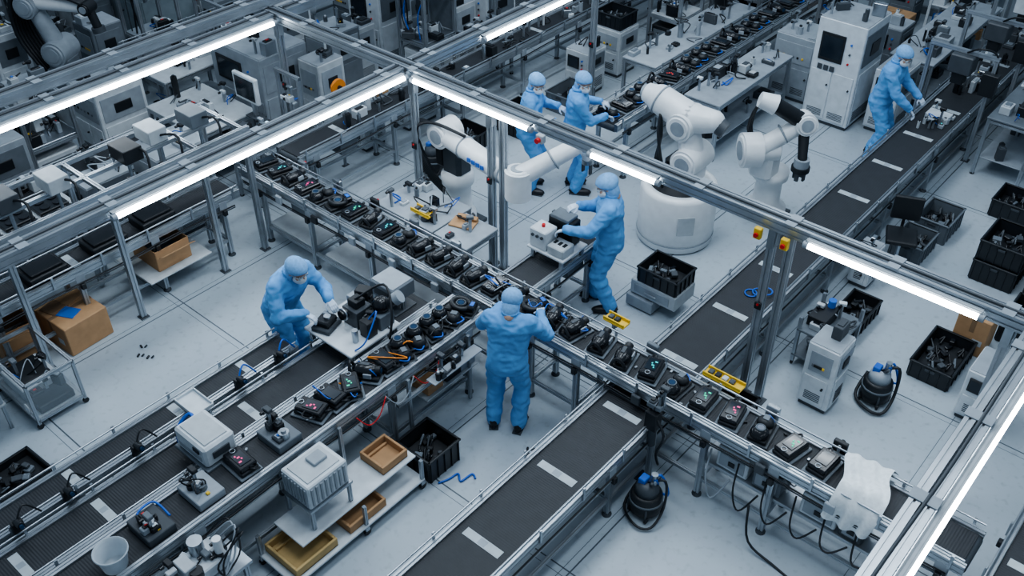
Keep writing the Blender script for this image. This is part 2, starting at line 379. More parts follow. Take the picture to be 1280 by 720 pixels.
# ---------------------------------------------------------------- crates, cartons
def crate(name,x,y,z,sx,sy,h,rz=0,m="black_crate",fill=True,fillm=("black","black","grey_dark","black_gloss","grey_mid")):
    b=MB(name); b.at(x,y,z,rz); t=.012; hx,hy=sx/2,sy/2
    b.bx(-hx+.02,hx-.02,-hy+.02,hy-.02,0,.015,m)
    for s in(-1,1):
        b.bx(s*(hx-.02)-t/2,s*(hx-.02)+t/2,-hy+.02,hy-.02,0,h,m,.003); b.bx(-hx+.02,hx-.02,s*(hy-.02)-t/2,s*(hy-.02)+t/2,0,h,m,.003)
        b.bx(s*(hx-.012)-.014,s*(hx-.012)+.014,-hy,hy,h-.02,h,m,.004); b.bx(-hx,hx,s*(hy-.012)-.014,s*(hy-.012)+.014,h-.02,h,m,.004)
        n=max(2,int(sy/.1))
        for i in range(n+1): yy=-hy+.03+(sy-.06)*i/n; b.bx(s*(hx-.008)-.006,s*(hx-.008)+.006,yy-.005,yy+.005,.01,h-.02,m,.001)
        n=max(2,int(sx/.1))
        for i in range(n+1): xx=-hx+.03+(sx-.06)*i/n; b.bx(xx-.005,xx+.005,s*(hy-.008)-.006,s*(hy-.008)+.006,.01,h-.02,m,.001)
        b.bx(-.05,.05,s*(hy-.01)-.008,s*(hy-.01)+.008,h-.07,h-.04,"grey_dark",.002)
    if fill:
        for i in range(int(sx*sy*90)+3):
            px=R.uniform(-hx+.07,hx-.07);py=R.uniform(-hy+.07,hy-.07)
            if R.random()<.5: b.cb(px,py,h*.35+R.uniform(0,.06),R.uniform(.04,.1),R.uniform(.03,.08),R.uniform(.02,.05),R.choice(fillm),R.random()*3)
            else: b.tube([(px,py,h*.5),(px+R.uniform(-.05,.05),py+.04,h*.7),(px+.03,py-.04,h*.45)],.01,R.choice(fillm))
        b.bx(-hx+.03,hx-.03,-hy+.03,hy-.03,.015,h*.4,"black",.01)
    return b.done()
crate("black_parts_crate",-4.66,4.25,0,.44,.42,.28)
b=MB("blue_cable_coil"); b.tube([(-4.40,4.1,.012),(-4.36,4.2,.012),(-4.34,4.3,.012),(-4.26,4.25,.012),(-4.24,4.38,.012),(-4.18,4.36,.012)],.010,"blue_cable"); b.done()
crate("black_parts_crate",-4.28,7.57,.358,.52,.40,.2)
crate("black_parts_crate",-2.55,8.68,0,.34,.68,.2); crate("black_parts_crate",-1.55,8.62,0,.44,.70,.22)
crate("black_parts_crate",-2.80,6.60,0,.36,.32,.25)
crate("black_parts_crate",-1.65,10.6,0,.5,.6,.28); crate("black_parts_crate",-1.65,10.62,.28,.5,.6,.26); crate("black_parts_crate",-1.08,10.6,0,.45,.55,.3); crate("black_parts_crate",-1.05,9.7,0,.45,.6,.3)
crate("black_parts_crate",-1.9,12.0,0,.6,.5,.25)
crate("grey_parts_crate",-2.55,11.0,0,.42,.55,.28,m="grey_mid"); crate("grey_parts_crate",-2.6,10.38,0,.4,.5,.24,m="grey_mid")
crate("black_parts_crate",-7.35,1.62,0,.42,.5,.12,.05); crate("black_parts_crate",-8.35,8.75,0,.5,.5,.25)
crate("grey_parts_crate",-7.95,10.6,0,.5,.6,.3,m="grey_mid"); crate("black_parts_crate",-8.1,9.6,0,.45,.5,.35)
def carton(name,x,y,z,sx,sy,h,rz=0,op=False,patch=None):
    b=MB(name); b.at(x,y,z,rz); hx,hy=sx/2,sy/2
    if op:
        for s in(-1,1):
            b.bx(s*hx-.005,s*hx+.005,-hy,hy,0,h,"carton",.001); b.bx(-hx,hx,s*hy-.005,s*hy+.005,0,h,"carton",.001)
            b.cb(s*(hx+.06),0,h-.05,.006,sy,.12,"carton",ry=s*1.0,b=.001)
        b.bx(-hx,hx,-hy,hy,0,.01,"carton_dark"); b.cb(0,0,.02,sx*.6,sy*.6,h*.5,"grey_dark",.3)
    else:
        b.bx(-hx,hx,-hy,hy,0,h,"carton",.008); b.bx(-.025,.025,-hy-.001,hy+.001,h-.001,h+.002,"carton_dark",.001)
        b.bx(-.025,.025,-hy-.002,-hy,h*.6,h,"carton_dark",.0005)
        b.cb(hx*.5,-hy-.002,h*.3,.1,.002,.07,"offwhite",b=.0005)
        b.cb(-hx*.4,hy*.3,h,.12,.16,.012,"carton",.3,b=.002)
    if patch: b.cb(hx*.2,-.05,h+.002,.2,.16,.006,patch,.4,b=.001); b.cb(-hx*.5,-.1,h+.001,.2,.2,.01,"carton_dark",.2,b=.001)
    return b.done()
carton("cardboard_box",-8.80,3.08,0,.56,.50,.36,.06,patch="blue"); carton("cardboard_box",-8.98,2.52,0,.40,.36,.46,-.1,op=True); carton("cardboard_box",-8.92,4.3,.321,.5,.42,.26,0,op=True)
carton("cardboard_box",-1.44,9.18,0,.34,.34,.46); carton("cardboard_box",-5.7,15.3,0,.5,.5,.4); carton("cardboard_box",-5.3,15.9,0,.5,.4,.5); carton("cardboard_box",-4.9,15.2,0,.4,.4,.35,.2)
carton("cardboard_box",-9.9,8.9,0,.4,.4,.3)
b=MB("steel_storage_box"); b.bx(-4.62,-4.28,7.34,7.80,.02,.16,"grey_light"); b.bx(-4.60,-4.02,7.38,7.78,.17,.355,"offwhite",.01); b.bx(-4.55,-4.1,7.372,7.38,.21,.31,"grey_light"); b.cyl((-4.4,7.35,.26),(-4.25,7.35,.26),.01,"steel",seg=8)
for x in(-4.57,-4.33): b.bx(x,x+.03,7.4,7.43,0,.03,"black")
b.done()
# ---------------------------------------------------------------- machines & benches
def clutter(b,x0,x1,y0,y1,z,n,big=.14,pal=None):
    pal=pal or ["black","black","black","grey_dark","grey_dark","grey_mid","offwhite","grey_light","steel","white_paint","black_gloss"]
    for i in range(n):
        x=R.uniform(x0+.06,x1-.06);y=R.uniform(y0+.06,y1-.06);k=R.random();rz=R.choice([0,0,1.57,R.random()])
        if k<.35:
            sx,sy,sz=R.uniform(.05,big),R.uniform(.05,big),R.uniform(.03,big*.9); m=R.choice(pal)
            b.cb(x,y,z,sx,sy,sz,m,rz); b.cb(x,y,z+sz,sx*.6,sy*.6,.012,R.choice(pal),rz,b=.003)
            if R.random()<.2: b.cb(x,y,z+sz+.012,sx*.25,sy*.25,.01,R.choice(["red","blue","yellow","scr_teal","scr_white"]),rz,b=.002)
        elif k<.55:
            r=R.uniform(.015,.05); h=R.uniform(.04,big); m=R.choice(pal); b.cyl((x,y,z),(x,y,z+h),r,m,seg=12); b.cyl((x,y,z+h),(x,y,z+h+.02),r*.5,R.choice(pal),seg=10)
        elif k<.8:
            p=[(x,y,z+.01)]+[(x+R.uniform(-.12,.12),y+R.uniform(-.12,.12),z+R.uniform(.01,.14)) for _ in range(2)]+[(x+R.uniform(-.1,.1),y+R.uniform(-.1,.1),z+.01)]
            b.tube(p,R.uniform(.005,.010),R.choice(["black","black","black","grey_dark","blue_cable","grey_light"]))
        else:
            h=R.uniform(.1,.22); b.alu((x,y,z),(x,y,z+h),.025); b.cb(x,y,z+h,.08,.05,.04,R.choice(pal),rz); b.cyl((x,y-.04,z+h+.02),(x,y-.07,z+h+.02),.015,"black_gloss",seg=10)
def bench(name,x0,x1,y0,y1,z,n=10,top="offwhite",shelf=True,big=.16,gantry=False):
    b=MB(name); b.bx(x0,x1,y0,y1,z-.03,z,top,.006)
    for x in(x0+.03,x1-.03):
        for y in(y0+.03,y1-.03): b.alu((x,y,.01),(x,y,z-.03),.045); b.cyl((x,y,0),(x,y,.02),.03,"black",seg=10)
        b.alu((x,y0+.05,z-.06),(x,y1-.05,z-.06),.04)
    for y in(y0+.03,y1-.03): b.alu((x0+.05,y,z-.06),(x1-.05,y,z-.06),.04)
    if shelf:
        b.bx(x0+.04,x1-.04,y0+.04,y1-.04,.25,.265,"grey_light"); clutter(b,x0+.05,x1-.05,y0+.05,y1-.05,.265,n//2,.25)
    if gantry:
        for x in(x0+.03,x1-.03): b.alu((x,y1-.04,z),(x,y1-.04,z+.65),.04)
        b.alu((x0,y1-.04,z+.67),(x1,y1-.04,z+.67),.04); b.bx(x0+.1,x1-.1,y1-.1,y1-.04,z+.3,z+.33,"grey_light"); clutter(b,x0+.1,x1-.1,y1-.16,y1,z+.33,5,.1)
    clutter(b,x0,x1,y0,y1,z,n,big)
    b.done()
def cabinet(name,x0,x1,y0,y1,h,m="white_paint",z0=0,style=0,top=6,mark=None,scr="screen_dark"):
    b=MB(name); w=x1-x0;d=y1-y0;H=h-z0
    b.bx(x0+.02,x1-.02,y0+.02,y1-.02,z0,z0+.05,"grey_dark"); b.bx(x0,x1,y0,y1,z0+.05,h,m,.012)
    b.bx(x0+.01,x1-.01,y0+.01,y1-.01,h,h+.008,"grey_light",.002)
    n=2 if w>.55 else 1
    for i in range(n):
        a=x0+.03+(w-.06)*i/n; c=x0+.03+(w-.06)*(i+1)/n-.015
        b.bx(a,c,y0-.012,y0,z0+.09,z0+H*.52,m,.005); b.cyl((c-.04,y0-.012,z0+H*.4),(c-.04,y0-.035,z0+H*.4),.012,"black",seg=8)
        for k in range(5): b.bx(a+.04,c-.04,y0-.016,y0-.011,z0+.13+k*.022,z0+.139+k*.022,"grey_dark",.001)
    if style%2==0:
        b.bx(x0+w*.12,x0+w*.62,y0-.015,y0,z0+H*.62,z0+H*.88,"black",.005); b.bx(x0+w*.16,x0+w*.58,y0-.018,y0-.014,z0+H*.65,z0+H*.85,scr,.002)
        for k in range(3): b.cyl((x0+w*.75,y0,z0+H*(.64+.09*k)),(x0+w*.75,y0-.02,z0+H*(.64+.09*k)),.014,["red","grey_dark","blue"][k],seg=10)
    else:
        b.bx(x0+.05,x1-.05,y0-.01,y0,z0+H*.6,z0+H*.9,"grey_light",.004)
        for k in range(6): b.bx(x0+.08+k*(w-.2)/6,x0+.08+k*(w-.2)/6+.03,y0-.02,y0-.008,z0+H*.68,z0+H*.68+.03,R.choice(["black","grey_mid","yellow","black"]),.003)
    b.bx(x1,x1+.012,y0+.04,y1-.04,z0+.09,z0+H*.56,m,.005)
    b.bx(x1,x1+.010,y0+.05,y1-.05,z0+H*.62,z0+H*.92,"grey_light" if style%3 else "grey_mid",.005)
    for k in range(7): b.bx(x1+.011,x1+.016,y0+.09,y1-.09,z0+.13+k*.024,z0+.14+k*.024,"grey_dark",.001)
    b.cb(x1+.012,(y0+y1)/2,z0+H*.7,.02,d*.35,H*.12,"black",b=.003)
    if mark:
        for k in range(3): b.bx(x0+w*.15+k*.09,x0+w*.15+k*.09+.07,y0-.017,y0-.012,z0+H*.53,z0+H*.58,mark,.001)
    for k in range(top): clutter(b,x0,x1,y0,y1,h+.008,1,.2)
    b.done()
def station(name,x0,x1,y0,y1):
    """aluminium-framed automation cell: deck full of mechanisms, gantry head, side panels, wiring"""
    b=MB(name); h=R.uniform(1.25,1.75); z=R.uniform(.7,.85)
    for x in(x0+.03,x1-.03):
        for y in(y0+.03,y1-.03): b.alu((x,y,.02),(x,y,h),.05); b.cyl((x,y,0),(x,y,.02),.035,"black",seg=10)
        b.alu((x,y0+.05,h),(x,y1-.05,h),.045); b.alu((x,y0+.05,z-.05),(x,y1-.05,z-.05),.045)
    for y in(y0+.03,y1-.03): b.alu((x0+.05,y,h),(x1-.05,y,h),.045); b.alu((x0+.05,y,z-.05),(x1-.05,y,z-.05),.045)
    b.bx(x0+.03,x1-.03,y0+.03,y1-.03,z-.025,z,R.choice(["grey_light","steel","grey_mid","offwhite"]))
    b.bx(x0+.06,x1-.06,y0+.06,y1-.06,.12,z-.2,R.choice(["grey_mid","grey_dark","offwhite","white_paint","black"]),.012)
    b.bx(x0+.1,x1-.1,y0+.05,y0+.06,.2,z-.26,R.choice(["grey_light","grey_mid","offwhite"]))
    b.bx(x1-.06,x1-.048,y0+.12,y1-.12,.2,z-.26,R.choice(["grey_light","grey_mid","offwhite"]))
    if R.random()<.5: b.bx(x0+.05,x1-.05,y1-.02,y1-.01,z,h-.03,R.choice(["grey_mid","offwhite","grey_dark"]))
    my=(y0+y1)/2; b.alu((x0+.05,my,h-.07),(x1-.05,my,h-.07),.05); mx=R.uniform(x0+.25,x1-.25)
    b.cb(mx,my-.05,h-.4,.14,.12,.38,R.choice(["black","white_paint","grey_dark"])); b.cyl((mx,my-.05,h-.55),(mx,my-.05,h-.4),.03,"steel")
    b.cb(R.uniform(x0+.2,x1-.2),R.uniform(y0+.2,y1-.2),h+.01,.22,.26,.14,R.choice(["black","grey_mid","offwhite","white_paint"]))
    if R.random()<.5: b.cb(x0+.2,y0,h-.38,.3,.04,.22,"black",b=.01); b.cb(x0+.2,y0-.022,h-.36,.26,.004,.18,R.choice(["screen_dark","screen_dark","scr_white","scr_teal"]),b=.001)
    for k in range(4):
        x=R.uniform(x0+.1,x1-.1); b.tube([(x,my,h-.05),(x+R.uniform(-.2,.2),my+R.uniform(-.2,.2),h+.12),(x+R.uniform(-.2,.2),y0+.1,h-.3),(x,y0+.1,z)],R.uniform(.008,.016),R.choice(["black","black","black","grey_dark","blue_cable"]))
    clutter(b,x0,x1,y0,y1,z,int((x1-x0)*(y1-y0)*18)+6,.22); clutter(b,x0,x1,y0,y1,h+.02,2,.12)
    b.done()
cabinet("white_equipment_cabinet",-2.44,-2.12,7.18,7.52,.80,style=1,top=1)
cabinet("white_equipment_cabinet",-1.18,-.82,8.0,8.45,.62,style=0,top=1)
cabinet("machine_tower",-5.2,-4.5,12.55,13.3,1.55,style=0,top=9,mark="grey_dark")
cabinet("machine_tower",-5.95,-5.3,12.9,13.5,1.0,style=1,top=6,m="grey_light")
cabinet("small_white_machine",-2.92,-2.68,9.3,9.6,.5,style=1,top=2)
cabinet("control_cabinet",-11.95,-11.25,7.9,8.6,1.55,style=0,top=5,mark="blue")
cabinet("control_cabinet",-11.1,-10.55,8.3,8.9,1.1,m="grey_mid",style=1,top=7)
cabinet("control_cabinet",-9.6,-9.25,7.7,8.1,.55,style=0,top=2,mark="blue") 
cabinet("test_machine",-9.6,-9.22,8.5,9.1,.7,style=1,top=4)
cabinet("green_grey_cabinet",-15.2,-14.3,7.6,8.6,1.5,m="door_grey",style=0,top=3,scr="scr_teal")
cabinet("test_machine",-11.6,-10.9,9.6,10.3,1.3,style=0,top=6); cabinet("test_machine",-11.9,-11.2,11.2,12.0,1.3,m="offwhite",style=1,top=6)
cabinet("test_machine",-10.6,-9.95,11.0,11.7,1.1,style=0,top=6)
cabinet("storage_tub_stack",-8.5,-7.95,11.8,12.3,.75,m="offwhite",style=1,top=0); crate("black_parts_crate",-8.22,12.05,.76,.5,.45,.22)
cabinet("test_machine",-12.2,-11.5,5.2,5.9,1.1,style=1,top=7); cabinet("test_machine",-11.9,-11.2,3.4,4.1,1.1,style=0,m="grey_light",top=7)
bench("workbench",-11.3,-10.1,5.75,6.65,.80,16,big=.3); bench("workbench",-9.72,-9.25,5.9,6.8,.8,14,big=.2,gantry=True)
bench("workbench",-12.3,-11.5,6.2,7.4,.9,16,big=.3,gantry=True); bench("workbench",-9.65,-9.3,9.6,10.9,.85,14,big=.22)
bench("workbench",-7.35,-6.75,11.0,13.8,.85,30,big=.24,top="grey_light"); bench("workbench",-6.05,-5.5,10.6,12.6,.85,24,big=.24,top="grey_light")
bench("workbench",-7.25,-6.35,6.08,6.72,.86,18,big=.14,top="grey_light"); bench("workbench",-6.33,-5.85,6.08,6.60,.86,5,big=.10,top="grey_light")
bench("workbench",-2.74,-2.1,12.6,16.4,.85,44,big=.28,top="grey_mid"); bench("workbench",-4.5,-3.85,13.6,16.3,.85,26,big=.25,top="grey_light")
b=MB("tray_table"); b.bx(-10.15,-9.45,2.2,3.9,.84,.86,"offwhite")
for x in(-10.1,-9.5):
    for y in(2.25,3.85): b.alu((x,y,0),(x,y,.84),.045)
for i in range(4):
    for j in range(2):
        b.cb(-9.96+j*.34,2.45+i*.4,.86,.3,.34,.05,"black_crate"); 
        for k in range(4): b.cyl((-10.03+j*.34+.14*(k%2),2.38+i*.4+.15*(k//2),.91),(-10.03+j*.34+.14*(k%2),2.38+i*.4+.15*(k//2),.925),.055,"black_gloss")
b.done()
b=MB("industrial_monitor"); b.at(-9.98,6.42,0,0)
b.alu((0,.12,.812),(0,.12,1.3),.05); b.cb(0,.05,1.05,.46,.06,.36,"white_paint",b=.012); b.cb(0,.018,1.09,.38,.006,.28,"screen_dark",b=.002); b.cb(0,.12,.8,.24,.16,.012,"grey_dark"); b.done()
b=MB("orange_cable_reel"); b.cyl((-9.21,7.3,1.18),(-9.17,7.3,1.18),.11,"orange",seg=24); b.cyl((-9.24,7.3,1.18),(-9.14,7.3,1.18),.03,"black"); b.alu((-9.23,7.3,0),(-9.23,7.3,1.2),.03); b.cb(-9.23,7.3,0,.05,.1,.012,"grey_dark"); b.done()
b=MB("belt_parts_batch"); 
for y in(3.0,3.7,4.3): b.cb(-8.93,y,.793,.3,.42,.1,"black",b=.012); b.cb(-8.93,y,.893,.24,.34,.03,"black_gloss")
b.done()
b=MB("belt_parts_batch"); clutter(b,-9.1,-8.76,6.6,15.6,.793,60,.2); b.done()
b=MB("belt_parts_batch"); clutter(b,-10.68,-10.32,1.8,5.5,.813,26,.2); b.done()
b=MB("screwdriving_station"); b.bx(-6.13,-5.47,4.12,4.76,.88,.91,"white_paint",.01)
for x in(-6.08,-5.52):
    for y in(4.17,4.71): b.alu((x,y,.76),(x,y,.88),.04)
b.cb(-5.80,4.52,.91,.20,.2,.2,"grey_dark"); b.cb(-5.80,4.52,1.11,.12,.12,.08,"black"); b.cyl((-5.80,4.38,1.1),(-5.80,4.32,1.1),.05,"black_gloss"); b.torus((-5.80,4.35,1.1),.055,.01,"steel",(0,1,0))
b.cb(-5.60,4.64,.91,.16,.18,.16,"grey_mid"); b.cb(-5.98,4.66,.91,.14,.12,.14,"grey_light"); b.cyl((-5.6,4.3,.91),(-5.6,4.3,1.05),.03,"steel"); b.sph((-5.62,4.66,1.12),.09,"black_gloss"); b.cb(-5.58,4.45,.91,.12,.12,.18,"black"); b.cb(-5.88,4.68,.91,.14,.12,.26,"black",.4)
b.cyl((-5.70,4.60,1.0),(-5.50,4.74,1.2),.05,"black"); b.cyl((-5.5,4.74,1.2),(-5.46,4.77,1.24),.065,"grey_light")
clutter(b,-5.9,-5.5,4.4,4.75,.91,14,.14); b.tube([(-5.8,4.5,1.18),(-5.6,4.7,1.35),(-5.4,4.6,1.2),(-5.35,4.5,.95)],.012,"black"); b.tube([(-5.6,4.45,1.05),(-5.5,4.5,1.2),(-5.45,4.3,1.0),(-5.5,4.2,.92)],.008,"blue_cable"); b.done()
b=MB("handheld_assembly"); b.at(-5.97,4.27,0,.3); b.cb(0,0,.911,.20,.24,.05,"grey_dark",b=.01); b.cb(0,0,.961,.15,.17,.06,"black",b=.014); b.cyl((.02,0,1.02),(.02,0,1.05),.035,"steel"); b.cb(-.03,.05,1.02,.05,.04,.02,"grey_light"); b.done()
b=MB("grey_test_box"); b.at(-5.92,5.08,0); b.cb(0,0,.86,.34,.30,.17,"grey_mid",b=.01); b.cb(0,0,1.03,.3,.26,.008,"grey_light"); b.cb(0,-.152,.9,.2,.006,.08,"black"); 
for s in(-1,1): b.alu((s*.14,0,.72),(s*.14,0,.86),.04)
b.cb(0,0,.71,.36,.3,.02,"grey_dark"); b.done()
b=MB("label_printer"); b.at(-5.56,2.62,0,0)
b.cb(0,0,.9,.42,.3,.21,"white_paint",b=.02); b.cb(.0,0,1.11,.34,.22,.012,"offwhite",b=.01); b.cb(.215,.0,.97,.012,.16,.07,"grey_dark"); b.cb(0,-.152,.95,.3,.01,.05,"grey_light"); b.cb(.1,-.158,1.03,.08,.008,.04,"screen_dark"); b.cb(0,0,.87,.46,.34,.03,"grey_mid"); 
b.tube([(-.21,.05,.95),(-.34,.08,1.0),(-.36,-.05,.9),(-.28,-.1,.80)],.016,"blue_cable",7); b.cb(-.3,-.02,.84,.1,.14,.1,"black"); b.done()
b=MB("ribbed_power_unit"); b.at(-4.78,3.08,0); b.cb(0,0,.6,.34,.42,.26,"white_paint",b=.012)
for k in range(8): b.cb(.175,-.17+k*.048,.63,.012,.022,.2,"grey_light",b=.002); b.cb(-.14+k*.04,-.215,.63,.02,.012,.2,"grey_light",b=.002)
b.cb(0,0,.86,.26,.34,.01,"offwhite"); b.cb(-.02,.05,.87,.12,.14,.03,"grey_light"); b.cb(0,0,.575,.38,.46,.025,"steel")
for s in(-1,1):
    for t in(-1,1): b.alu((s*.16,t*.2,.36),(s*.16,t*.2,.575),.03)
b.done()
b=MB("parts_trolley"); X0,X1,Y0,Y1=-4.94,-4.46,2.5,4.0
b.bx(X0,X1,Y0,Y1,.10,.125,"white_paint"); b.bx(X0,X0+.38,Y0+.2,Y1,.33,.35,"white_paint")
for x in(X0+.02,X1-.02):
    for y in(Y0+.02,3.3,Y1-.02): 
        if x<-4.8 or y>3.2: b.alu((x,y,.1),(x,y,.36),.03)
        b.cyl((x-.015,y,.035),(x+.015,y,.035),.035,"black",seg=14); b.cb(x,y,.05,.04,.05,.05,"steel")
b.done()
def wtray(x,y,z,sx,sy,m="woodtray",n=0):
    b=MB("wooden_parts_tray"); b.at(x,y,z); b.cb(0,0,0,sx,sy,.015,"carton" if n else m)
    for s in(-1,1): b.cb(s*(sx/2-.012),0,0,.024,sy,.09,m,b=.004); b.cb(0,s*(sy/2-.012),0,sx-.05,.024,.09,m,b=.004)
    b.cb(-sx*.3,0,.015,.02,sy*.8,.03,m); b.done()
wtray(-4.71,2.78,.126,.42,.44); wtray(-4.70,3.35,.126,.4,.42,"carton",1); wtray(-4.76,3.8,.351,.3,.3,"carton",1)
b=MB("white_parts_tray"); b.at(-6.1,2.86,.86,.0); b.cb(0,0,0,.3,.2,.012,"white_paint",b=.004)
for s in(-1,1): b.cb(s*.145,0,0,.012,.2,.04,"white_paint",b=.003); b.cb(0,s*.096,0,.29,.012,.04,"white_paint",b=.003)
b.cb(0,0,-.12,.05,.05,.12,"steel"); b.done()
b=MB("rail_sensor_fixtures")
for y in(1.2,1.62,2.25,3.3,3.75):
    b.cb(-6.06,y,.74,.05,.09,.14,"black"); b.cyl((-6.06,y,.87),(-5.96,y,.90),.028,"black",seg=12); b.cyl((-5.96,y,.90),(-5.94,y,.906),.018,"lens",seg=10); b.tube([(-6.06,y,.86),(-6.1,y+.1,.95),(-6.08,y+.2,.80)],.008,"blue_cable" if y>3 else "black")
b.done()
b=MB("pneumatic_test_rig"); b.bx(-4.95,-4.55,1.55,2.25,.62,.65,"steel")
for x in(-4.9,-4.6):
    for y in(1.6,2.2): b.alu((x,y,.0),(x,y,.62),.04)
b.cb(-4.78,1.95,.65,.26,.36,.12,"white_paint",b=.012); b.cyl((-4.85,1.98,.77),(-4.85,1.98,.9),.06,"steel"); b.cyl((-4.7,2.08,.77),(-4.7,2.08,.95),.035,"white_robot"); b.cb(-4.76,1.82,.77,.16,.1,.1,"offwhite")
b.cyl((-4.66,1.85,.77),(-4.66,1.85,.84),.05,"black"); clutter(b,-4.95,-4.55,1.6,2.25,.66,20,.14)
for k in range(5): b.tube([(-4.9+k*.05,2.1,.8),(-4.8+k*.05,2.25,.95),(-4.6,2.2-k*.05,.8),(-4.55,2.0,.7)],.008,R.choice(["grey_light","black","black"]))
b.done()
b=MB("plastic_tub"); b.lathe(-5.12,1.48,[(0,.875),(.09,.875),(.12,1.05),(.13,1.05),(.13,1.04),(.115,1.03),(.085,.885)],"tub_plastic"); b.done()
b=MB("control_box_set"); 
for (x,y,m) in((-5.2,3.08,"grey_mid"),(-5.2,2.3,"grey_light"),(-5.2,1.85,"grey_dark")):
    b.cb(x,y,.872,.3,.24,.08,m); clutter(b,x-.15,x+.15,y-.12,y+.12,.95,8,.10); b.cb(x+.1,y,.95,.03,.03,.02,"yellow")
b.done()
b=MB("under_line_parts_shelf")
for y in(3.5,4.3,5.1): b.alu((-4.945,y,.02) if y<4 else (-4.92,y,.02),(-4.945,y,.84) if y<4 else (-4.92,y,.84),.03)
b.alu((-4.92,4.15,.62),(-4.92,5.2,.62),.035); b.bx(-5.3,-4.9,4.5,5.2,.42,.435,"offwhite"); b.bx(-4.9,-4.78,4.5,5.15,.70,.715,"grey_light")
for k,(y,m) in enumerate(((4.65,"carton"),(4.9,"black"),(5.1,"grey_light"))): b.cb(-5.05,y,.436,.24,.2,.10,m)
clutter(b,-4.95,-4.75,4.5,5.15,.716,9,.09)
for k in range(4): y=3.7+k*.35; b.tube([(-4.95,y,.8),(-4.91,y+.1,.66),(-4.90,y+.22,.7),(-4.95,y+.35,.80)],.006,["red","grey_light","red","black"][k])
b.done()
b=MB("acrylic_trolley"); x0,x1,y0,y1=-8.60,-7.80,2.10,2.58
for x in(x0,x1):
    for y in(y0,y1): b.alu((x,y,.06),(x,y,.55),.03); b.cyl((x-.012,y,.03),(x+.012,y,.03),.03,"black",seg=12)
for z in(.1,.55):
    b.alu((x0,y0,z),(x1,y0,z),.03); b.alu((x0,y1,z),(x1,y1,z),.03); b.alu((x0,y0,z),(x0,y1,z),.03); b.alu((x1,y0,z),(x1,y1,z),.03)
b.bx(x0,x1,y0,y1,.09,.11,"offwhite"); b.bx(x0+.02,x1-.02,y0-.004,y0,.12,.53,"clear_plastic",.001); b.bx(x1,x1+.004,y0+.02,y1-.02,.12,.53,"clear_plastic",.001)
b.bx(x0+.05,x1-.3,y0+.05,y1-.05,.11,.26,"white_paint",.01); b.bx(x0+.1,x1-.35,y0+.1,y1-.1,.26,.30,"black_crate"); clutter(b,x0+.1,x1-.05,y0+.05,y1-.05,.28,10,.14); b.bx(x1-.28,x1-.04,y0+.06,y1-.06,.11,.2,"black",.01)
b.cyl((x1-.13,y0-.01,.2),(x1-.13,y0-.02,.2),.05,"white_robot"); b.done()
b=MB("white_instrument_rack")
X0,X1,Y0,Y1=-8.60,-8.0,1.3,1.95
b.bx(X0,X1,Y0,Y1,.3,.33,"offwhite")
for x in(X0+.03,X1-.03):
    for y in(Y0+.03,Y1-.03): b.alu((x,y,0),(x,y,.7),.03)
b.bx(X0,X1,Y0,Y1,.7,.72,"grey_light"); b.cb(-8.3,1.6,.33,.4,.4,.25,"white_paint"); clutter(b,X0,X1,Y0,Y1,.72,14,.22); b.done()
b=MB("calibration_unit"); 
for x in(-5.36,-4.98):
    for y in(6.6,6.95): b.alu((x,y,.73),(x,y,.84),.035)
b.bx(-5.42,-4.93,6.56,6.99,.84,.87,"white_paint"); b.bx(-5.40,-5.18,6.58,6.78,.87,1.10,"white_paint",.012); b.bx(-5.16,-4.95,6.58,6.78,.87,.98,"offwhite",.01)
for k in range(3): b.cyl((-5.35+k*.06,6.58,1.03),(-5.35+k*.06,6.565,1.03),.018,"grey_dark",seg=10); b.cb(-5.12+k*.06,6.68,.98,.035,.06,.01,"black")
b.bx(-5.34,-5.02,6.82,6.97,.87,1.16,"black",.01); b.bx(-5.3,-5.06,6.8,6.97,1.16,1.2,"grey_mid")
b.cyl((-5.29,6.68,1.1),(-5.29,6.68,1.13),.02,"red",seg=10); clutter(b,-5.4,-4.95,6.78,6.95,1.0,3,.08); b.done()
def ytray(x,y,z,l=.36,ax='x'):
    b=MB("yellow_fixture_tray"); b.at(x,y,z,0 if ax=='x' else 1.57)
    b.cb(0,0,0,l,.12,.02,"yellow"); b.cb(0,.05,.02,l,.015,.03,"yellow"); b.cb(0,-.05,.02,l,.015,.03,"yellow")
    n=int(l/.09)
    for k in range(n): b.cb(-l/2+.06+k*(l-.1)/n,0,.02,.05,.06,.03,["grey_dark","black","offwhite"][k%3])
    b.cb(0,0,-.06,.04,.1,.06,"aluminium"); b.done()
ytray(-2.72,6.06,.92,.38); ytray(-3.92,6.10,.92,.24); ytray(-6.62,6.22,.921,.28)
b=MB("cardboard_sheet"); b.at(-6.2,6.42,.862,.3); b.cb(0,0,0,.28,.2,.02,"carton"); b.cb(.02,.08,.02,.24,.05,.05,"carton",rx=.4); b.done()
def cl():
    b=MB("draped_cloth"); n=26; V=[];F=[]
    for i in range(n+1):
        for j in range(n+1):
            s=i/n; t=j/n; x=-1.44+.38*s+.05*math.sin(t*6); q=5.44+.58*t
            z=1.015+.014*math.sin(s*17+t*5)+.015*math.sin(t*13-s*4)
            if t<.25: dd=(.25-t)/.25; z-=.36*dd; q=5.44+.58*.25-.10*min(1,dd*3)*1.0-.03*dd*math.sin(s*16)
            if t>.85: z-=(t-.85)*.7
            V.append((x,q,z))
    for i in range(n):
        for j in range(n): a=i*(n+1)+j; F.append([a,a+n+1,a+n+2,a+1])
    b.add(V,F,"cloth",True); b.bx(-1.40,-1.12,5.60,5.88,.875,.965,"grey_mid",.02); b.done()
cl()
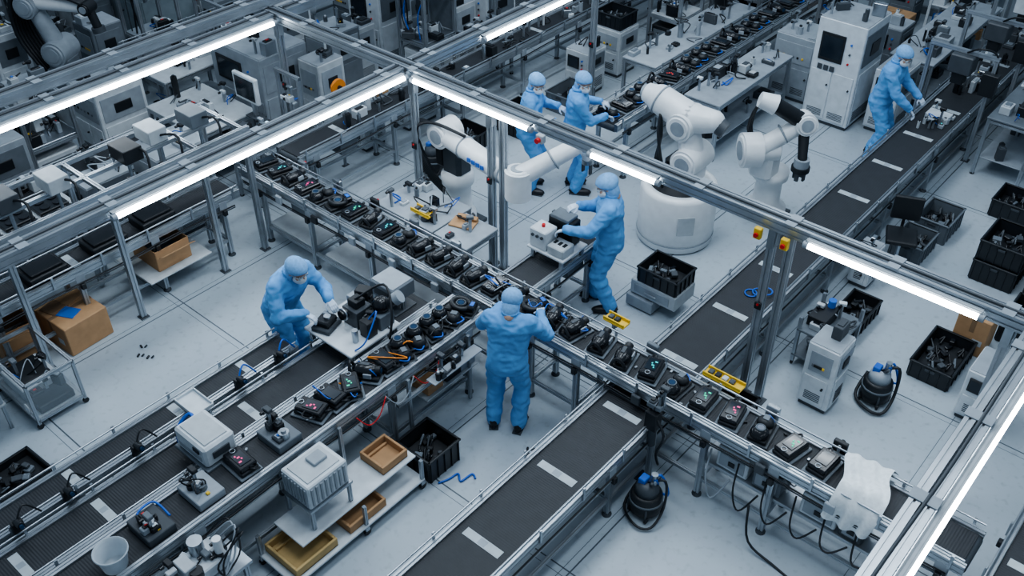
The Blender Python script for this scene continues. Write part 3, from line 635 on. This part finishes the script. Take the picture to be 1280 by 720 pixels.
def vac(x,y,r,h,c="blue",hose="blue_cable",hr=.016):
    b=MB("dust_extractor"); b.at(x,y)
    b.lathe(0,0,[(0,.05),(r,.05),(r*1.06,h*.5),(r,h),(r*.9,h+.02),(0,h+.02)],"black"); b.lathe(0,0,[(r*.98,h*.72),(r*1.08,h*.72),(r*1.08,h*.8),(r*.98,h*.8)],"grey_mid")
    b.lathe(0,0,[(0,h+.02),(r*.8,h+.02),(r*.7,h+.10),(r*.35,h+.13),(0,h+.13)],c)
    for k in range(4): a=k*1.57+.6; b.cyl((math.cos(a)*r,math.sin(a)*r,.03),(math.cos(a)*r+.02,math.sin(a)*r,.03),.03,"black",seg=10); b.tube([(math.cos(a)*r,math.sin(a)*r,.03),(math.cos(a)*r,math.sin(a)*r,h*.6),(0,0,h+.08)],.012,"grey_dark")
    b.tube([(0,0,h+.12),(r,.05,h+.2),(r*1.3,.0,h*.7),(r*1.2,-.16,.04),(r*.3,-.22,.04),(-r*1.1,-.1,.05),(-r*1.1,.12,.2)],hr,"black",8)
    for k in range(3): b.tube([(0,r*.2*k,h+.1),(r*.5,r*(.6-.5*k),h+.2),(r*(1-.8*k),r*.9,h*.8),(-r*.3,r*.3,h+.05)],.012,[hose,hose,"grey_dark"][k])
    b.cyl((r*.3,r*.2,h+.1),(r*.3,r*.2,h+.24),.03,"steel"); b.cb(-r*.3,0,h+.1,.07,.09,.07,hose); b.done()
vac(-1.86,7.72,.14,.26,"grey_light","blue_cable"); vac(-2.80,5.08,.14,.24,"grey_dark","blue_cable",.012); vac(-8.2,7.95,.14,.28,"grey_dark","blue")
b=MB("tool_stand"); b.at(-2.98,5.38); b.alu((0,0,.0),(0,0,.95),.05); b.cb(0,0,0,.2,.14,.015,"grey_dark"); b.cb(0,-.03,.72,.12,.1,.2,"black"); b.cyl((.0,-.02,.5),(0,-.02,.72),.04,"grey_dark"); b.cb(0,0,.95,.14,.1,.05,"grey_mid"); b.tube([(0,-.04,.9),(.15,-.08,.75),(.1,-.08,.5),(.12,-.06,.35)],.012,"black"); clutter(b,-.12,.12,-.08,.08,.95,5,.08); b.done()
b=MB("under_line_electronics"); 
for x,w_,m in((-2.45,.3,"white_paint"),(-2.1,.26,"grey_mid"),(-1.65,.32,"white_paint"),(-1.3,.2,"grey_dark")):
    b.bx(x,x+w_,5.60,5.86,.42,.66,m,.01); b.bx(x+.03,x+w_-.03,5.59,5.60,.46,.6,"grey_light"); b.cb(x+w_/2,5.585,.5,.06,.01,.05,"black")
b.bx(-2.6,-1.0,5.58,5.9,.38,.415,"aluminium")
for k in range(6): x=-2.5+k*.27; b.tube([(x,5.58,.6),(x+.05,5.44,.4),(x+.14,5.42,.2+.04*k),(x+.25,5.5,.45)],.009,R.choice(["black","black","grey_light"]))
b.tube([(-2.0,5.4,.4),(-1.9,5.3,.1),(-1.6,5.28,.015),(-1.3,5.2,.015),(-1.35,5.0,.012)],.011,"black")
clutter(b,-2.6,-1.0,5.6,5.86,.66,10,.12)
b.done()
b=MB("line_edge_fixtures")
for k in range(13):
    x=-8.4+k*.62
    if -5.5<x<-4.2 or abs(x+2.72)<.35 or abs(x+3.92)<.3 or abs(x+1.25)<.3: continue
    b.bx(x-.06,x+.06,5.985,6.03,.78,.98,R.choice(["black","grey_mid","steel"])); b.cyl((x,6.03,.94),(x,6.06,.94),.02,R.choice(["black","red","steel"]),seg=8)
    b.bx(x+.15,x+.24,5.455,5.49,.74,.84,R.choice(["black","grey_light","grey_dark"]))
b.done()
b=MB("electronics_cart"); x0,x1,y0,y1=-2.76,-2.3,7.65,8.2; b.bx(x0,x1,y0,y1,.45,.48,"grey_mid"); b.bx(x0,x1,y0,y1,.12,.15,"grey_mid")
for x in(x0+.02,x1-.02):
    for y in(y0+.02,y1-.02): b.alu((x,y,.05),(x,y,.62),.035); b.cyl((x-.01,y,.025),(x+.01,y,.025),.025,"black",seg=10)
b.cb(-2.62,7.92,.48,.2,.3,.12,"black"); b.cyl((-2.6,8.05,.5),(-2.6,8.05,.68),.04,"blue"); clutter(b,x0,x1,y0,y1,.48,14,.16); clutter(b,x0,x1,y0,y1,.15,8,.2); b.done()
b=MB("task_chair"); b.at(-2.62,9.88,0,.4) 
for k in range(5): a=k*1.2566; b.tube([(0,0,.1),(math.cos(a)*.12,math.sin(a)*.12,.08),(math.cos(a)*.2,math.sin(a)*.2,.055)],.018,"black"); b.sph((math.cos(a)*.2,math.sin(a)*.2,.03),.03,"black",8,6)
b.cyl((0,0,.1),(0,0,.45),.025,"steel"); b.cb(0,0,.45,.34,.34,.06,"black",b=.025); b.cb(0,.16,.62,.32,.05,.3,"black",b=.02); b.tube([(0,.08,.46),(0,.20,.5),(0,.18,.7)],.02,"black"); b.done()
b=MB("storage_rack"); x0,x1,y0,y1=-5.0,-4.0,16.5,17.1
for x in(x0,x1):
    for y in(y0,y1): b.alu((x,y,0),(x,y,1.7),.04,m="white_paint")
for z in(.15,.55,.95,1.35,1.7):
    b.bx(x0,x1,y0,y1,z-.02,z,"white_paint")
    if z<1.6: clutter(b,x0,x1,y0,y1,z,14,.28,["white_paint","yellow","blue","offwhite","carton","grey_dark","grey_light"])
b.done()
def gantry(y,m="grey_dark",name="scanner_gantry"):
    b=MB(name)
    for x in(-3.74,-2.9): b.alu((x,y,0),(x,y,1.45),.05); b.bx(x-.05,x+.05,y-.05,y+.05,0,.01,"grey_dark",.002)
    b.alu((-3.77,y,1.48),(-2.87,y,1.48),.05); b.cb(-3.3,y,1.2,.3,.25,.25,m,b=.015); b.cb(-3.3,y-.01,1.05,.16,.16,.15,"black")
    b.cb(-2.9,y-.05,1.0,.2,.12,.3,"black"); b.tube([(-3.3,y,1.45),(-3.1,y-.1,1.6),(-2.9,y,1.5),(-2.85,y,1.0)],.014,"black"); b.done()
gantry(12.9); gantry(14.2); gantry(15.4,"white_paint")
b=MB("belt_parts_batch"); clutter(b,-3.5,-3.1,12.0,12.7,.664,14,.12,["black","grey_dark","offwhite","grey_light"]); clutter(b,-3.5,-3.1,13.1,16.0,.664,30,.2); b.cb(-3.3,12.5,.664,.3,.2,.08,"white_paint"); b.done()
b=MB("blue_cable_coil"); 
for k in range(3): b.torus((-3.3+.06*k,7.62+.05*k,.672+.012*k),.06,.008,"blue_cable")
b.done()
b=MB("loose_floor_screws")
for (x,y) in((-8.1,3.4),(-8.0,3.3),(-7.9,3.35),(-6.95,3.55),(-6.9,3.5),(-6.8,3.6),(-4.05,4.95),(-4.0,4.9),(-3.95,5.0),(-7.0,3.3)): b.cb(x,y,0,.05,.02,.02,"black",R.random()*3); b.cyl((x+.03,y+.02,.0),(x+.05,y+.04,.03),.01,"grey_dark",seg=8)
b.done()
# ---------------------------------------------------------------- robots
def link(b,p0,p1,r0,r1,m,seg=20):
    b.cyl(p0,p1,r0,m,r1,seg); b.sph(p0,r0,m,seg,10); b.sph(p1,r1,m,seg,10)
def joint(b,c,ax,r,l,m="white_robot",cap="grey_light"):
    c=Vector(c);a=Vector(ax).normalized(); b.cyl(c-a*l/2,c+a*l/2,r,m,seg=24)
    for s in(-1,1): b.cyl(c+a*s*l/2,c+a*s*(l/2+.018),r*.86,m,r*.78,24); b.cyl(c+a*s*(l/2+.018),c+a*s*(l/2+.026),r*.55,cap,seg=20)
W_="white_robot"
b=MB("robot_arm"); S=Vector((-7.22,7.2,1.28)); E=Vector((-5.93,7.02,1.20)); T_=Vector((-5.52,7.60,1.60))
b.cb(-7.14,7.32,0,.5,.5,.05,"grey_dark"); b.lathe(-7.14,7.32,[(0,.05),(.22,.05),(.22,.16),(.17,.2),(.16,.55),(.2,.6),(.2,.72),(.12,.78),(0,.78)],"white_robot")
b.cb(-7.14,7.32,.72,.3,.26,.42,"grey_dark",b=.05); joint(b,S+Vector((0,.03,0)),(0,1,0),.16,.3)
b.cb(-7.36,7.34,.75,.16,.2,.3,"black",b=.03); 
ax=(E-S).normalized(); 
link(b,S,S.lerp(E,.3),.13,.13,W_); link(b,S.lerp(E,.3),E,.13,.105,W_); b.torus(S.lerp(E,.3),.13,.012,"grey_light",ax); b.torus(S.lerp(E,.82),.112,.012,"grey_light",ax)
joint(b,E,(0,0,1),.15,.34); link(b,E+Vector((0,0,.08)),T_,.12,.09,W_); b.torus(E.lerp(T_,.55)+Vector((0,0,.03)),.112,.012,"grey_light",(T_-E))
joint(b,T_,(1,-.6,0),.085,.2); b.cyl(T_,T_+Vector((.05,.05,-.2)),.05,W_,.045); b.cyl(T_+Vector((.05,.05,-.2)),T_+Vector((.05,.05,-.25)),.06,"steel")
for s in(-1,1): b.cb(T_.x+.05+s*.05,T_.y+.05,T_.z-.37,.02,.05,.12,"grey_dark")
p=S.lerp(E,.55)
for k in range(4): b.cb(p.x-.12+k*.075,p.y-.115-.01*k,p.z-.02,.05,.012,.05,"blue",b=.001)
for k in range(7): b.tube([(-7.25+.03*k,7.3,.3),(-7.5+.03*k,7.1,.75),(-7.52+.02*k,7.06-.02*k,1.35),(-7.25,7.06,1.46),(-6.8,7.12,1.42)],.018,"black")
b.done()
b=MB("robot_arm"); cx,cy=-4.96,8.84
b.lathe(cx,cy,[(0,0),(.43,0),(.46,.03),(.46,.70),(.44,.75),(.36,.76),(.34,.66),(0,.66)],W_,40)
b.lathe(cx,cy,[(.462,.1),(.468,.11),(.462,.12)],"grey_light",40); b.cb(cx+.33,cy-.33,.3,.2,.012,.25,"offwhite",math.radians(45)); b.lathe(cx,cy,[(0,.665),(.33,.67),(.33,.70),(.24,.72),(.24,.82),(0,.83)],"black",32)
b.cb(cx,cy,.8,.34,.3,.3,"black",b=.04); b.cb(cx+.14,cy,.82,.2,.36,.42,W_,b=.06)
A=Vector((-4.84,8.84,1.12)); B_=Vector((-4.98,8.88,1.52)); C=Vector((-5.36,8.88,1.68)); D=Vector((-4.68,8.92,1.62))
joint(b,A,(0,1,0),.17,.42); link(b,A,B_,.15,.13,W_); joint(b,B_,(0,1,0),.16,.4)
link(b,B_+Vector((0,0,.05)),C,.19,.17,W_); link(b,B_+Vector((0,0,.05)),D,.19,.13,W_); b.cyl(D,D+Vector((.15,.02,-.07)),.1,"grey_dark"); b.torus(C,.172,.012,"grey_light",(1,0,-.3))
b.cyl(C,C+Vector((-.2,0,.03)),.16,W_,.11); b.cyl(C+Vector((-.2,0,.03)),C+Vector((-.24,0,.03)),.08,"grey_light")
for k in range(4): b.tube([(cx-.1+.05*k,cy-.2,.72),(cx-.22+.04*k,cy-.25,1.0),(-5.2,8.7-.02*k,1.35),(-5.25,8.72,1.6)],.018,"black")
b.done()
b=MB("robot_arm"); cx,cy=-4.35,9.95
b.cb(cx,cy,0,.5,.5,.04,"grey_dark"); b.lathe(cx,cy,[(0,.04),(.26,.04),(.26,.14),(.17,.2),(.16,.5),(.22,.56),(.22,.66),(0,.68)],W_,28); b.cb(cx-.04,cy-.14,.62,.3,.3,.36,W_,b=.05)
A=Vector((-4.5,9.6,1.02)); E=Vector((-4.08,10.02,1.36)); F_=Vector((-4.34,9.72,1.62))
joint(b,A,(-.7,-.7,0),.21,.22); joint(b,A+Vector((.16,.16,0)),(-.7,-.7,0),.14,.2); link(b,A+Vector((.05,.0,0)),E,.12,.095,W_); joint(b,E,(.6,-.7,.2),.13,.24); link(b,E,F_,.1,.09,"black"); b.cyl(F_,F_+Vector((-.16,-.1,.06)),.12,W_,.09); b.torus(A.lerp(E,.6),.115,.012,"grey_light",E-A)
G=Vector((-3.95,9.85,1.0)); link(b,E,G,.07,.055,"black"); b.cyl(G,G-Vector((0,0,.1)),.09,"grey_light"); b.cyl(G-Vector((0,0,.1)),G-Vector((0,0,.16)),.11,"black"); 
for s in(-1,1): b.cb(G.x+s*.06,G.y,G.z-.28,.03,.05,.13,"grey_dark"); b.cb(G.x,G.y+s*.06,G.z-.28,.05,.03,.13,"grey_dark")
for k in range(3): b.tube([(cx,cy-.2,.6),(cx-.3,cy-.2+.04*k,1.2),(-4.45,9.75,1.7),(-4.2,9.9,1.5)],.016,"black")
b.done()
def robot_far(x,y,s=1.,a=0):
    b=MB("robot_arm"); b.at(M=Matrix.Translation((x,y,0))@Matrix.Rotation(a,4,'Z')@Matrix.Scale(s,4))
    b.lathe(0,0,[(0,0),(.3,0),(.3,.1),(.2,.15),(.18,.6),(.25,.66),(.25,.78),(0,.8)],"grey_light"); b.cb(0,0,.7,.34,.34,.3,"grey_mid",b=.05)
    joint(b,(0,0,1.05),(0,1,0),.18,.4,"grey_light"); link(b,(0,0,1.05),(-.25,0,1.7),.13,.11,"grey_light"); joint(b,(-.25,0,1.7),(0,1,0),.16,.34,"grey_light"); link(b,(-.25,0,1.75),(.6,0,1.72),.12,.08,"white_robot"); joint(b,(.6,0,1.72),(0,1,0),.09,.2,"black")
    b.cyl((.62,0,1.7),(.68,0,1.45),.06,"black"); b.cyl((.68,0,1.45),(.69,0,1.38),.09,"grey_dark")
    for k in range(7): b.tube([(-.2,.05*k-.15,.7),(-.5,.06*k-.15,1.3),(-.35,.05*k-.15,1.95),(.2,.04*k-.12,1.93),(.6,.03*k-.1,1.8)],.028,"black")
    b.done()
robot_far(-13.2,5.7,1.0,.5); robot_far(-14.1,4.2,1.0,1.4); robot_far(-12.2,9.2,.8,-.5)
# ---------------------------------------------------------------- people positions
PEOPLE_XY=[(-4.44,5.06),(-6.56,4.3),(-4.78,7.18),(-6.55,8.88),(-7.0,8.55),(-3.92,12.1)]
# ---------------------------------------------------------------- background fill of machine cells
FX=[r for r in RECT]+[(x-.35,x+.35,y-.35,y+.35) for x,y in PEOPLE_XY]
def free(x0,x1,y0,y1,g=.05): return all(x1+g<a or x0-g>b_ or y1+g<c or y0-g>d for a,b_,c,d in FX)
RF=random.Random(5)
for (ax0,ax1,ay0,ay1,tries) in((-18,-9.3,1.8,16.8,1500),(-8.6,-6.8,12.6,16.8,300),(-6.05,-3.75,12.6,17,200),(-8.6,-7.6,8.9,12.6,60),(-2.0,1.5,13.0,17,120)):
    for _ in range(tries):
        w_,d_=RF.choice([(.8,.9),(.9,1.1),(.6,.7),(.5,.5),(1.1,.8),(.42,.45),(.4,.6)]); x=RF.uniform(ax0,ax1-w_); y=RF.uniform(ay0,ay1-d_)
        if free(x,x+w_,y,y+d_):
            k=RF.random()
            if min(w_,d_)<.55: cabinet("instrument_cabinet",x,x+w_,y,y+d_,RF.uniform(.7,1.2),m=RF.choice(["grey_light","offwhite","grey_mid","white_paint","grey_dark"]),style=RF.randrange(4),top=5)
            elif k<.66: station("automation_cell",x,x+w_,y,y+d_)
            elif k<.86: cabinet("test_machine",x,x+w_,y,y+d_,RF.uniform(.9,1.45),m=RF.choice(["grey_light","offwhite","grey_mid","white_paint"]),style=RF.randrange(4),top=9)
            else: bench("workbench",x,x+w_,y,y+d_,.85,18,big=.28,top=RF.choice(["grey_light","offwhite"]),gantry=RF.random()<.5)
            FX.append((x,x+w_,y,y+d_))
def evalmesh(b,voxel,smooth,disp=0,seed=0,m="coverall"):
    me=bpy.data.meshes.new("tmp"); me.from_pydata(b.v,[],b.f); ob=bpy.data.objects.new("tmp",me); COL.objects.link(ob)
    bm=bmesh.new(); bm.from_mesh(me); bmesh.ops.remove_doubles(bm,verts=bm.verts,dist=1e-5); bmesh.ops.recalc_face_normals(bm,faces=bm.faces); bm.to_mesh(me); bm.free()
    r=ob.modifiers.new("r",'REMESH'); r.mode='VOXEL'; r.voxel_size=voxel; r.adaptivity=0
    if smooth: s=ob.modifiers.new("s",'SMOOTH'); s.iterations=smooth; s.factor=.5
    dg=bpy.context.evaluated_depsgraph_get(); out=bpy.data.meshes.new_from_object(ob.evaluated_get(dg))
    bpy.data.objects.remove(ob)
    if disp:
        out.update(); ns=[v.normal.copy() for v in out.vertices]
        for v,nn in zip(out.vertices,ns):
            p=v.co; q=noise.noise(Vector((p.x*7+seed,p.y*7,p.z*15)))+.6*(1-2*abs(noise.noise(Vector((p.x*12,p.y*12+seed,p.z*20)))))-.3
            v.co=p+nn*q*disp
    out.materials.clear(); out.materials.append(MATS[m]); out.polygons.foreach_set("use_smooth",[True]*len(out.polygons)); out.update(); return out
def cap_(b,p0,p1,r0,r1,seg=12):
    b.cyl(p0,p1,r0,"coverall",r1,seg,True); b.sph(p0,r0*.999,"coverall",seg,8); b.sph(p1,r1*.999,"coverall",seg,8)
def ik(S,W,a,c,pole):
    d=W-S; L=min(d.length,(a+c)*.995); n=d.normalized(); W=S+n*L
    x=(a*a-c*c+L*L)/(2*L); h=math.sqrt(max(0,a*a-x*x)); p=pole-n*pole.dot(n); p.normalize(); return S+n*x+p*h,W
def hand(b,Wp,d,up,side):
    d=d.normalized(); up=(up-d*up.dot(d)).normalized(); s=d.cross(up)*side
    for t in(-.027,-.009,.009,.027): cap_(b,Wp+s*t*.7+d*.01,Wp+s*t+d*.085,.0155,.0125,8)
    for i,t in enumerate((.030,.0105,-.0095,-.029)):
        l=(.072,.080,.074,.058)[i]
        k0=Wp+d*.085+s*t; k1=k0+(d*.85-up*.35).normalized()*l*.45; k2=k1+(d*.45-up*.8).normalized()*l*.32; k3=k2+(d*.1-up).normalized()*l*.25
        cap_(b,k0,k1,.0095,.009,8); cap_(b,k1,k2,.009,.0082,8); cap_(b,k2,k3,.0082,.0072,8)
    t0=Wp+d*.03+s*.028; t1=t0+(d*.5+s*.75-up*.3).normalized()*.042; t2=t1+(d*.85+s*.1-up*.45).normalized()*.034
    cap_(b,t0,t1,.013,.011,8); cap_(b,t1,t2,.011,.009,8)
def person(x,y,face,hl,hr,lean=0.,height=1.74,feet=((-.11,.0),(.12,.05)),head_pitch=-.45,head_yaw=0.,roll=0.,seed=0,pole=(.75,-.35,-.75),bulk=1.10,drop=0.03):
    k=height/1.76; root=bpy.data.objects.new("factory_worker",None); COL.objects.link(root); root.location=(x,y,0)
    f=Vector(face).normalized(); ang=math.atan2(f.y,f.x)-math.pi/2; q_=k*bulk
    Wm=Matrix.Translation((x,y,0))@Matrix.Rotation(ang,4,'Z')
    inv=Wm.inverted(); hip=Vector((0,0,.93*k))
    Um=Matrix.Translation(hip)@Matrix.Rotation(-lean,4,'X')@Matrix.Rotation(roll,4,'Y')@Matrix.Translation(-hip)
    U=lambda a,b_,c:Um@Vector((a*k,b_*k,c*k))
    b=MB("body")
    rings=[(.06,.05,.78,0),(.165,.125,.83,-.005),(.180,.138,.92,-.005),(.175,.130,1.02,0),(.172,.125,1.10,.005),(.182,.132,1.22,.01),(.196,.132,1.32,.008),(.186,.112,1.40,.0),(.118,.082,1.455,-.005),(.066,.064,1.49,0),(.058,.058,1.52,.005)]
    V=[];seg=20
    for rx,ry,z,yo in rings:
        bb=bulk if z<1.45 else 1.0
        for j in range(seg):
            a=2*math.pi*j/seg; ca,sa=math.cos(a),math.sin(a); e=.85
            p=Vector((rx*bb*math.copysign(abs(ca)**e,ca)*k,(ry*bb*math.copysign(abs(sa)**e,sa)+yo)*k,z*k))
            V.append((Um@p) if z>.93 else p)
    F=[[i*seg+j,i*seg+(j+1)%seg,(i+1)*seg+(j+1)%seg,(i+1)*seg+j] for i in range(len(rings)-1) for j in range(seg)]+[list(range(seg)),[(len(rings)-1)*seg+j for j in range(seg)]]
    b.add(V,F,"coverall")
    hands=[]
    for s,tg in((-1,hl),(1,hr)):
        S=U(.195*s,0,1.385); tgt=inv@Vector(tg)
        fd=(tgt-S).normalized(); fd=(fd+Vector((0,.2,-.25))).normalized(); Wt=tgt-fd*.10
        E,Wt=ik(S,Wt,.30*k,.265*k,Vector((s*pole[0],pole[1],pole[2])))
        cap_(b,U(.10*s,0,1.39),S,.072*q_,.075*q_); cap_(b,S,E,.075*q_,.062*q_); cap_(b,E,Wt,.062*q_,.046*q_)
        hands.append((s,Wt,(tgt-Wt).normalized() if (tgt-Wt).length>.02 else fd,(Wt-E).normalized()))
    ank=[]
    for s,ft in zip((-1,1),feet):
        hp=Vector((.092*s*k,0,.88*k)); an=Vector((ft[0],ft[1],.10)); Kn,an=ik(hp,an,.41*k,.42*k,Vector((s*.15,1,0)))
        cap_(b,hp,Kn,.105*q_,.080*q_); cap_(b,Kn,an,.082*q_,.072*q_); cap_(b,an+Vector((0,0,0)),an+Vector((0,.01,-.03)),.070*q_,.066*q_); ank.append(an)
    body=evalmesh(b,.015,4,.015,seed)
    body.transform(Matrix.Rotation(ang,4,'Z'))
    def put(me,name):
        o=bpy.data.objects.new(name,me); COL.objects.link(o); o.parent=root; return o
    put(body,"coverall_body")
    for s,Wt,hd,fd in hands:
        h=MB("h"); up=Vector((-s*.25,-.1,1)); hand(h,Wt+fd*.01,(hd*.6+fd*.4),up,(-1 if s>0 else 1)); cap_(h,Wt-fd*.03,Wt+fd*.02,.027,.024,10)
        me=evalmesh(h,.0045,2,0,0,"glove"); me.transform(Matrix.Rotation(ang,4,'Z')); put(me,"hand_left" if s<0 else "hand_right")
        c=MB("cuff_left" if s<0 else "cuff_right"); c.M=Matrix.Rotation(ang,4,'Z'); c.torus(Wt+fd*.015,.034,.012,"coverall",fd,18,7); o=c.done((0,0,0)); o.parent=root
    sh=MB("shoes"); sh.M=Matrix.Rotation(ang,4,'Z')
    for s,an in zip((-1,1),ank):
        ax,ay=an.x,an.y; o=sh.M; sh.M=o@Matrix.Translation((ax,ay,0))@Matrix.Rotation(-s*.15,4,'Z')
        sh.sph((0,.055,.042),(.055,.150,.047),"shoe",16,10,lambda p:Vector((p.x*(1-.18*(p.y<0)),p.y,max(p.z,-.034)))); sh.sph((0,-.02,.075),(.045,.065,.055),"shoe",14,8)
        sh.cb(0,.05,0,.09,.265,.014,"grey_dark",b=.006); sh.M=o
    o=sh.done((0,0,0)); o.parent=root
    Hm=Matrix.Rotation(ang,4,'Z')@Um@Matrix.Translation((0,(.022+drop*.7)*k,(1.612-drop)*k))@Matrix.Rotation(head_yaw,4,'Z')@Matrix.Rotation(head_pitch+lean*.5,4,'X')@Matrix.Scale(k*1.03,4)
    h=MB("hd"); h.sph((0,-.01,.02),(.074,.094,.092),"skin"); h.sph((0,.028,-.055),(.056,.062,.056),"skin"); h.sph((0,.055,-.10),(.028,.028,.018),"skin",10,6)
    h.sph((0,.07,.022),(.05,.026,.014),"skin",12,8); h.tube([(0,.083,.012),(0,.104,-.022)],.011,"skin",8,1,rs=[.008,.014]); h.sph((0,.098,-.03),(.016,.013,.010),"skin",10,6); h.sph((0,.088,-.060),(.022,.010,.006),"skin",10,6); h.sph((0,.086,-.071),(.018,.010,.006),"skin",10,6)
    for s in(-1,1): h.sph((s*.074,-.008,-.012),(.010,.020,.032),"skin",10,8); h.sph((s*.045,.065,-.025),(.022,.022,.02),"skin",10,6)
    cap_(h,(0,-.03,-.04),(0,-.035,-.14),.05,.052,14)
    me=evalmesh(h,.006,3,0,0,"skin"); me.transform(Hm); put(me,"head")
    g=MB("head_gear"); g.M=Hm
    def capf(p):
        q=Vector(p); pl=-.040+.62*q.y
        rf=.006*math.sin(math.atan2(q.y,q.x)*14)
        if q.z<pl: q=Vector((q.x*.9,q.y*.94,pl-.006))
        else: q=q*(1+rf)
        return q
    g.sph((0,-.016,.034),(.100,.120,.100),"cap_blue",36,20,capf); 
    def hoodf(p):
        q=Vector(p)
        if q.y>.035: q=Vector((q.x*1.0,.035,q.z))
        return q
    g.sph((0,-.018,-.050),(.084,.090,.120),"cap_blue",28,18,hoodf)
    def mk(p):
        q=Vector(p)
        if q.y<-.012: q=Vector((q.x*.96,-.012,q.z*.95))
        return q
    g.sph((0,.040,-.052),(.070,.084,.064),"mask_white",24,16,mk)
    for s in(-1,1):
        g.sph((s*.031,.083,.003),(.014,.008,.008),"mask_white",10,8); g.sph((s*.031,.090,.003),(.0065,.004,.0065),"eye",8,6); g.cb(s*.031,.09,.020,.032,.006,.005,"hair",b=.002)
    g.torus((-.031,.094,.004),.024,.004,"goggle",(0,1,0),14,6); g.torus((.031,.094,.004),.024,.004,"goggle",(0,1,0),14,6); g.tube([(-.055,.09,.004),(-.080,.04,.008),(-.09,-.02,.012)],.004,"goggle",5); g.tube([(.055,.09,.004),(.080,.04,.008),(.09,-.02,.012)],.004,"goggle",5)
    o=g.done((0,0,0)); o.parent=root
    c=MB("coverall_trim"); c.M=Matrix.Rotation(ang,4,'Z')@Um
    c.torus((0,-.004*k,1.495*k),.070*k,.020*k,"coverall",(0,-.15,1),22,8)
    o=c.done((0,0,0)); o.parent=root
    return root
person(-4.40,5.06,(-.50,.85),(-4.76,5.42,1.10),(-4.42,5.60,1.08),lean=.12,height=1.66,head_pitch=-.7,feet=((-.13,.0),(.12,-.02)),seed=3,pole=(.8,-.25,-.9),roll=.04,bulk=1.14,drop=.06)
person(-6.60,4.22,(1,.10),(-5.98,4.40,1.06),(-6.02,4.14,1.02),lean=.46,height=1.70,head_pitch=-.25,seed=7,bulk=1.16,drop=.04)
person(-4.78,7.18,(-.85,-.50),(-5.12,6.72,1.06),(-5.18,7.00,1.20),lean=.05,height=1.74,head_pitch=-.45,feet=((-.12,-.06),(.12,.12)),seed=12,bulk=1.12)
person(-6.55,8.84,(.75,.6),(-6.42,9.32,1.06),(-6.2,9.12,1.02),lean=.08,height=1.70,head_pitch=-.35,seed=20,head_yaw=-.9)
person(-7.0,8.48,(.8,.45),(-6.75,8.88,1.05),(-6.62,8.62,1.0),lean=.1,height=1.68,head_pitch=-.35,seed=31,head_yaw=-.7)
person(-3.96,12.1,(1,.1),(-3.5,12.32,.90),(-3.48,12.0,.85),lean=.16,height=1.72,head_pitch=-.4,seed=41,head_yaw=-.3)
# ---------------------------------------------------------------- light
W=bpy.data.worlds.new("w"); bpy.context.scene.world=W; W.use_nodes=True; bg=W.node_tree.nodes["Background"]; bg.inputs[0].default_value=(.50,.66,.84,1); bg.inputs[1].default_value=.43
def area(x,y,z,sx,sy,e,rot=(0,0,0)):
    l=bpy.data.lights.new("ceiling_lamp",'AREA'); l.shape='RECTANGLE'; l.size=sx; l.size_y=sy; l.energy=e; l.color=(.83,.92,1)
    o=bpy.data.objects.new("ceiling_lamp",l); COL.objects.link(o); o.location=(x,y,z); o.rotation_euler=rot
area(-9.5,3.5,9,1.6,3.6,110); area(-9.5,8.5,9,1.6,3.6,105); area(-5.5,4.5,9,1.6,3.6,225); area(-5.5,8.5,9,1.6,3.6,195); area(-1.5,4,9,1.6,3.6,120); area(-1.5,9,9,1.6,3.6,175)
area(-5,13,9,3,3,130); area(-13,8,9,2,4,50)
bpy.context.scene.view_settings.look='AgX - Medium High Contrast'
# ---------------------------------------------------------------- camera
cd=bpy.data.cameras.new("camera"); cd.sensor_width=36; cd.lens=36*1235/1280; cd.clip_end=100
co=bpy.data.objects.new("camera",cd); COL.objects.link(co); co.location=(0,0,7)
co.rotation_euler=(math.pi/2-math.atan(975/1235),0,math.radians(40.6)); bpy.context.scene.camera=co
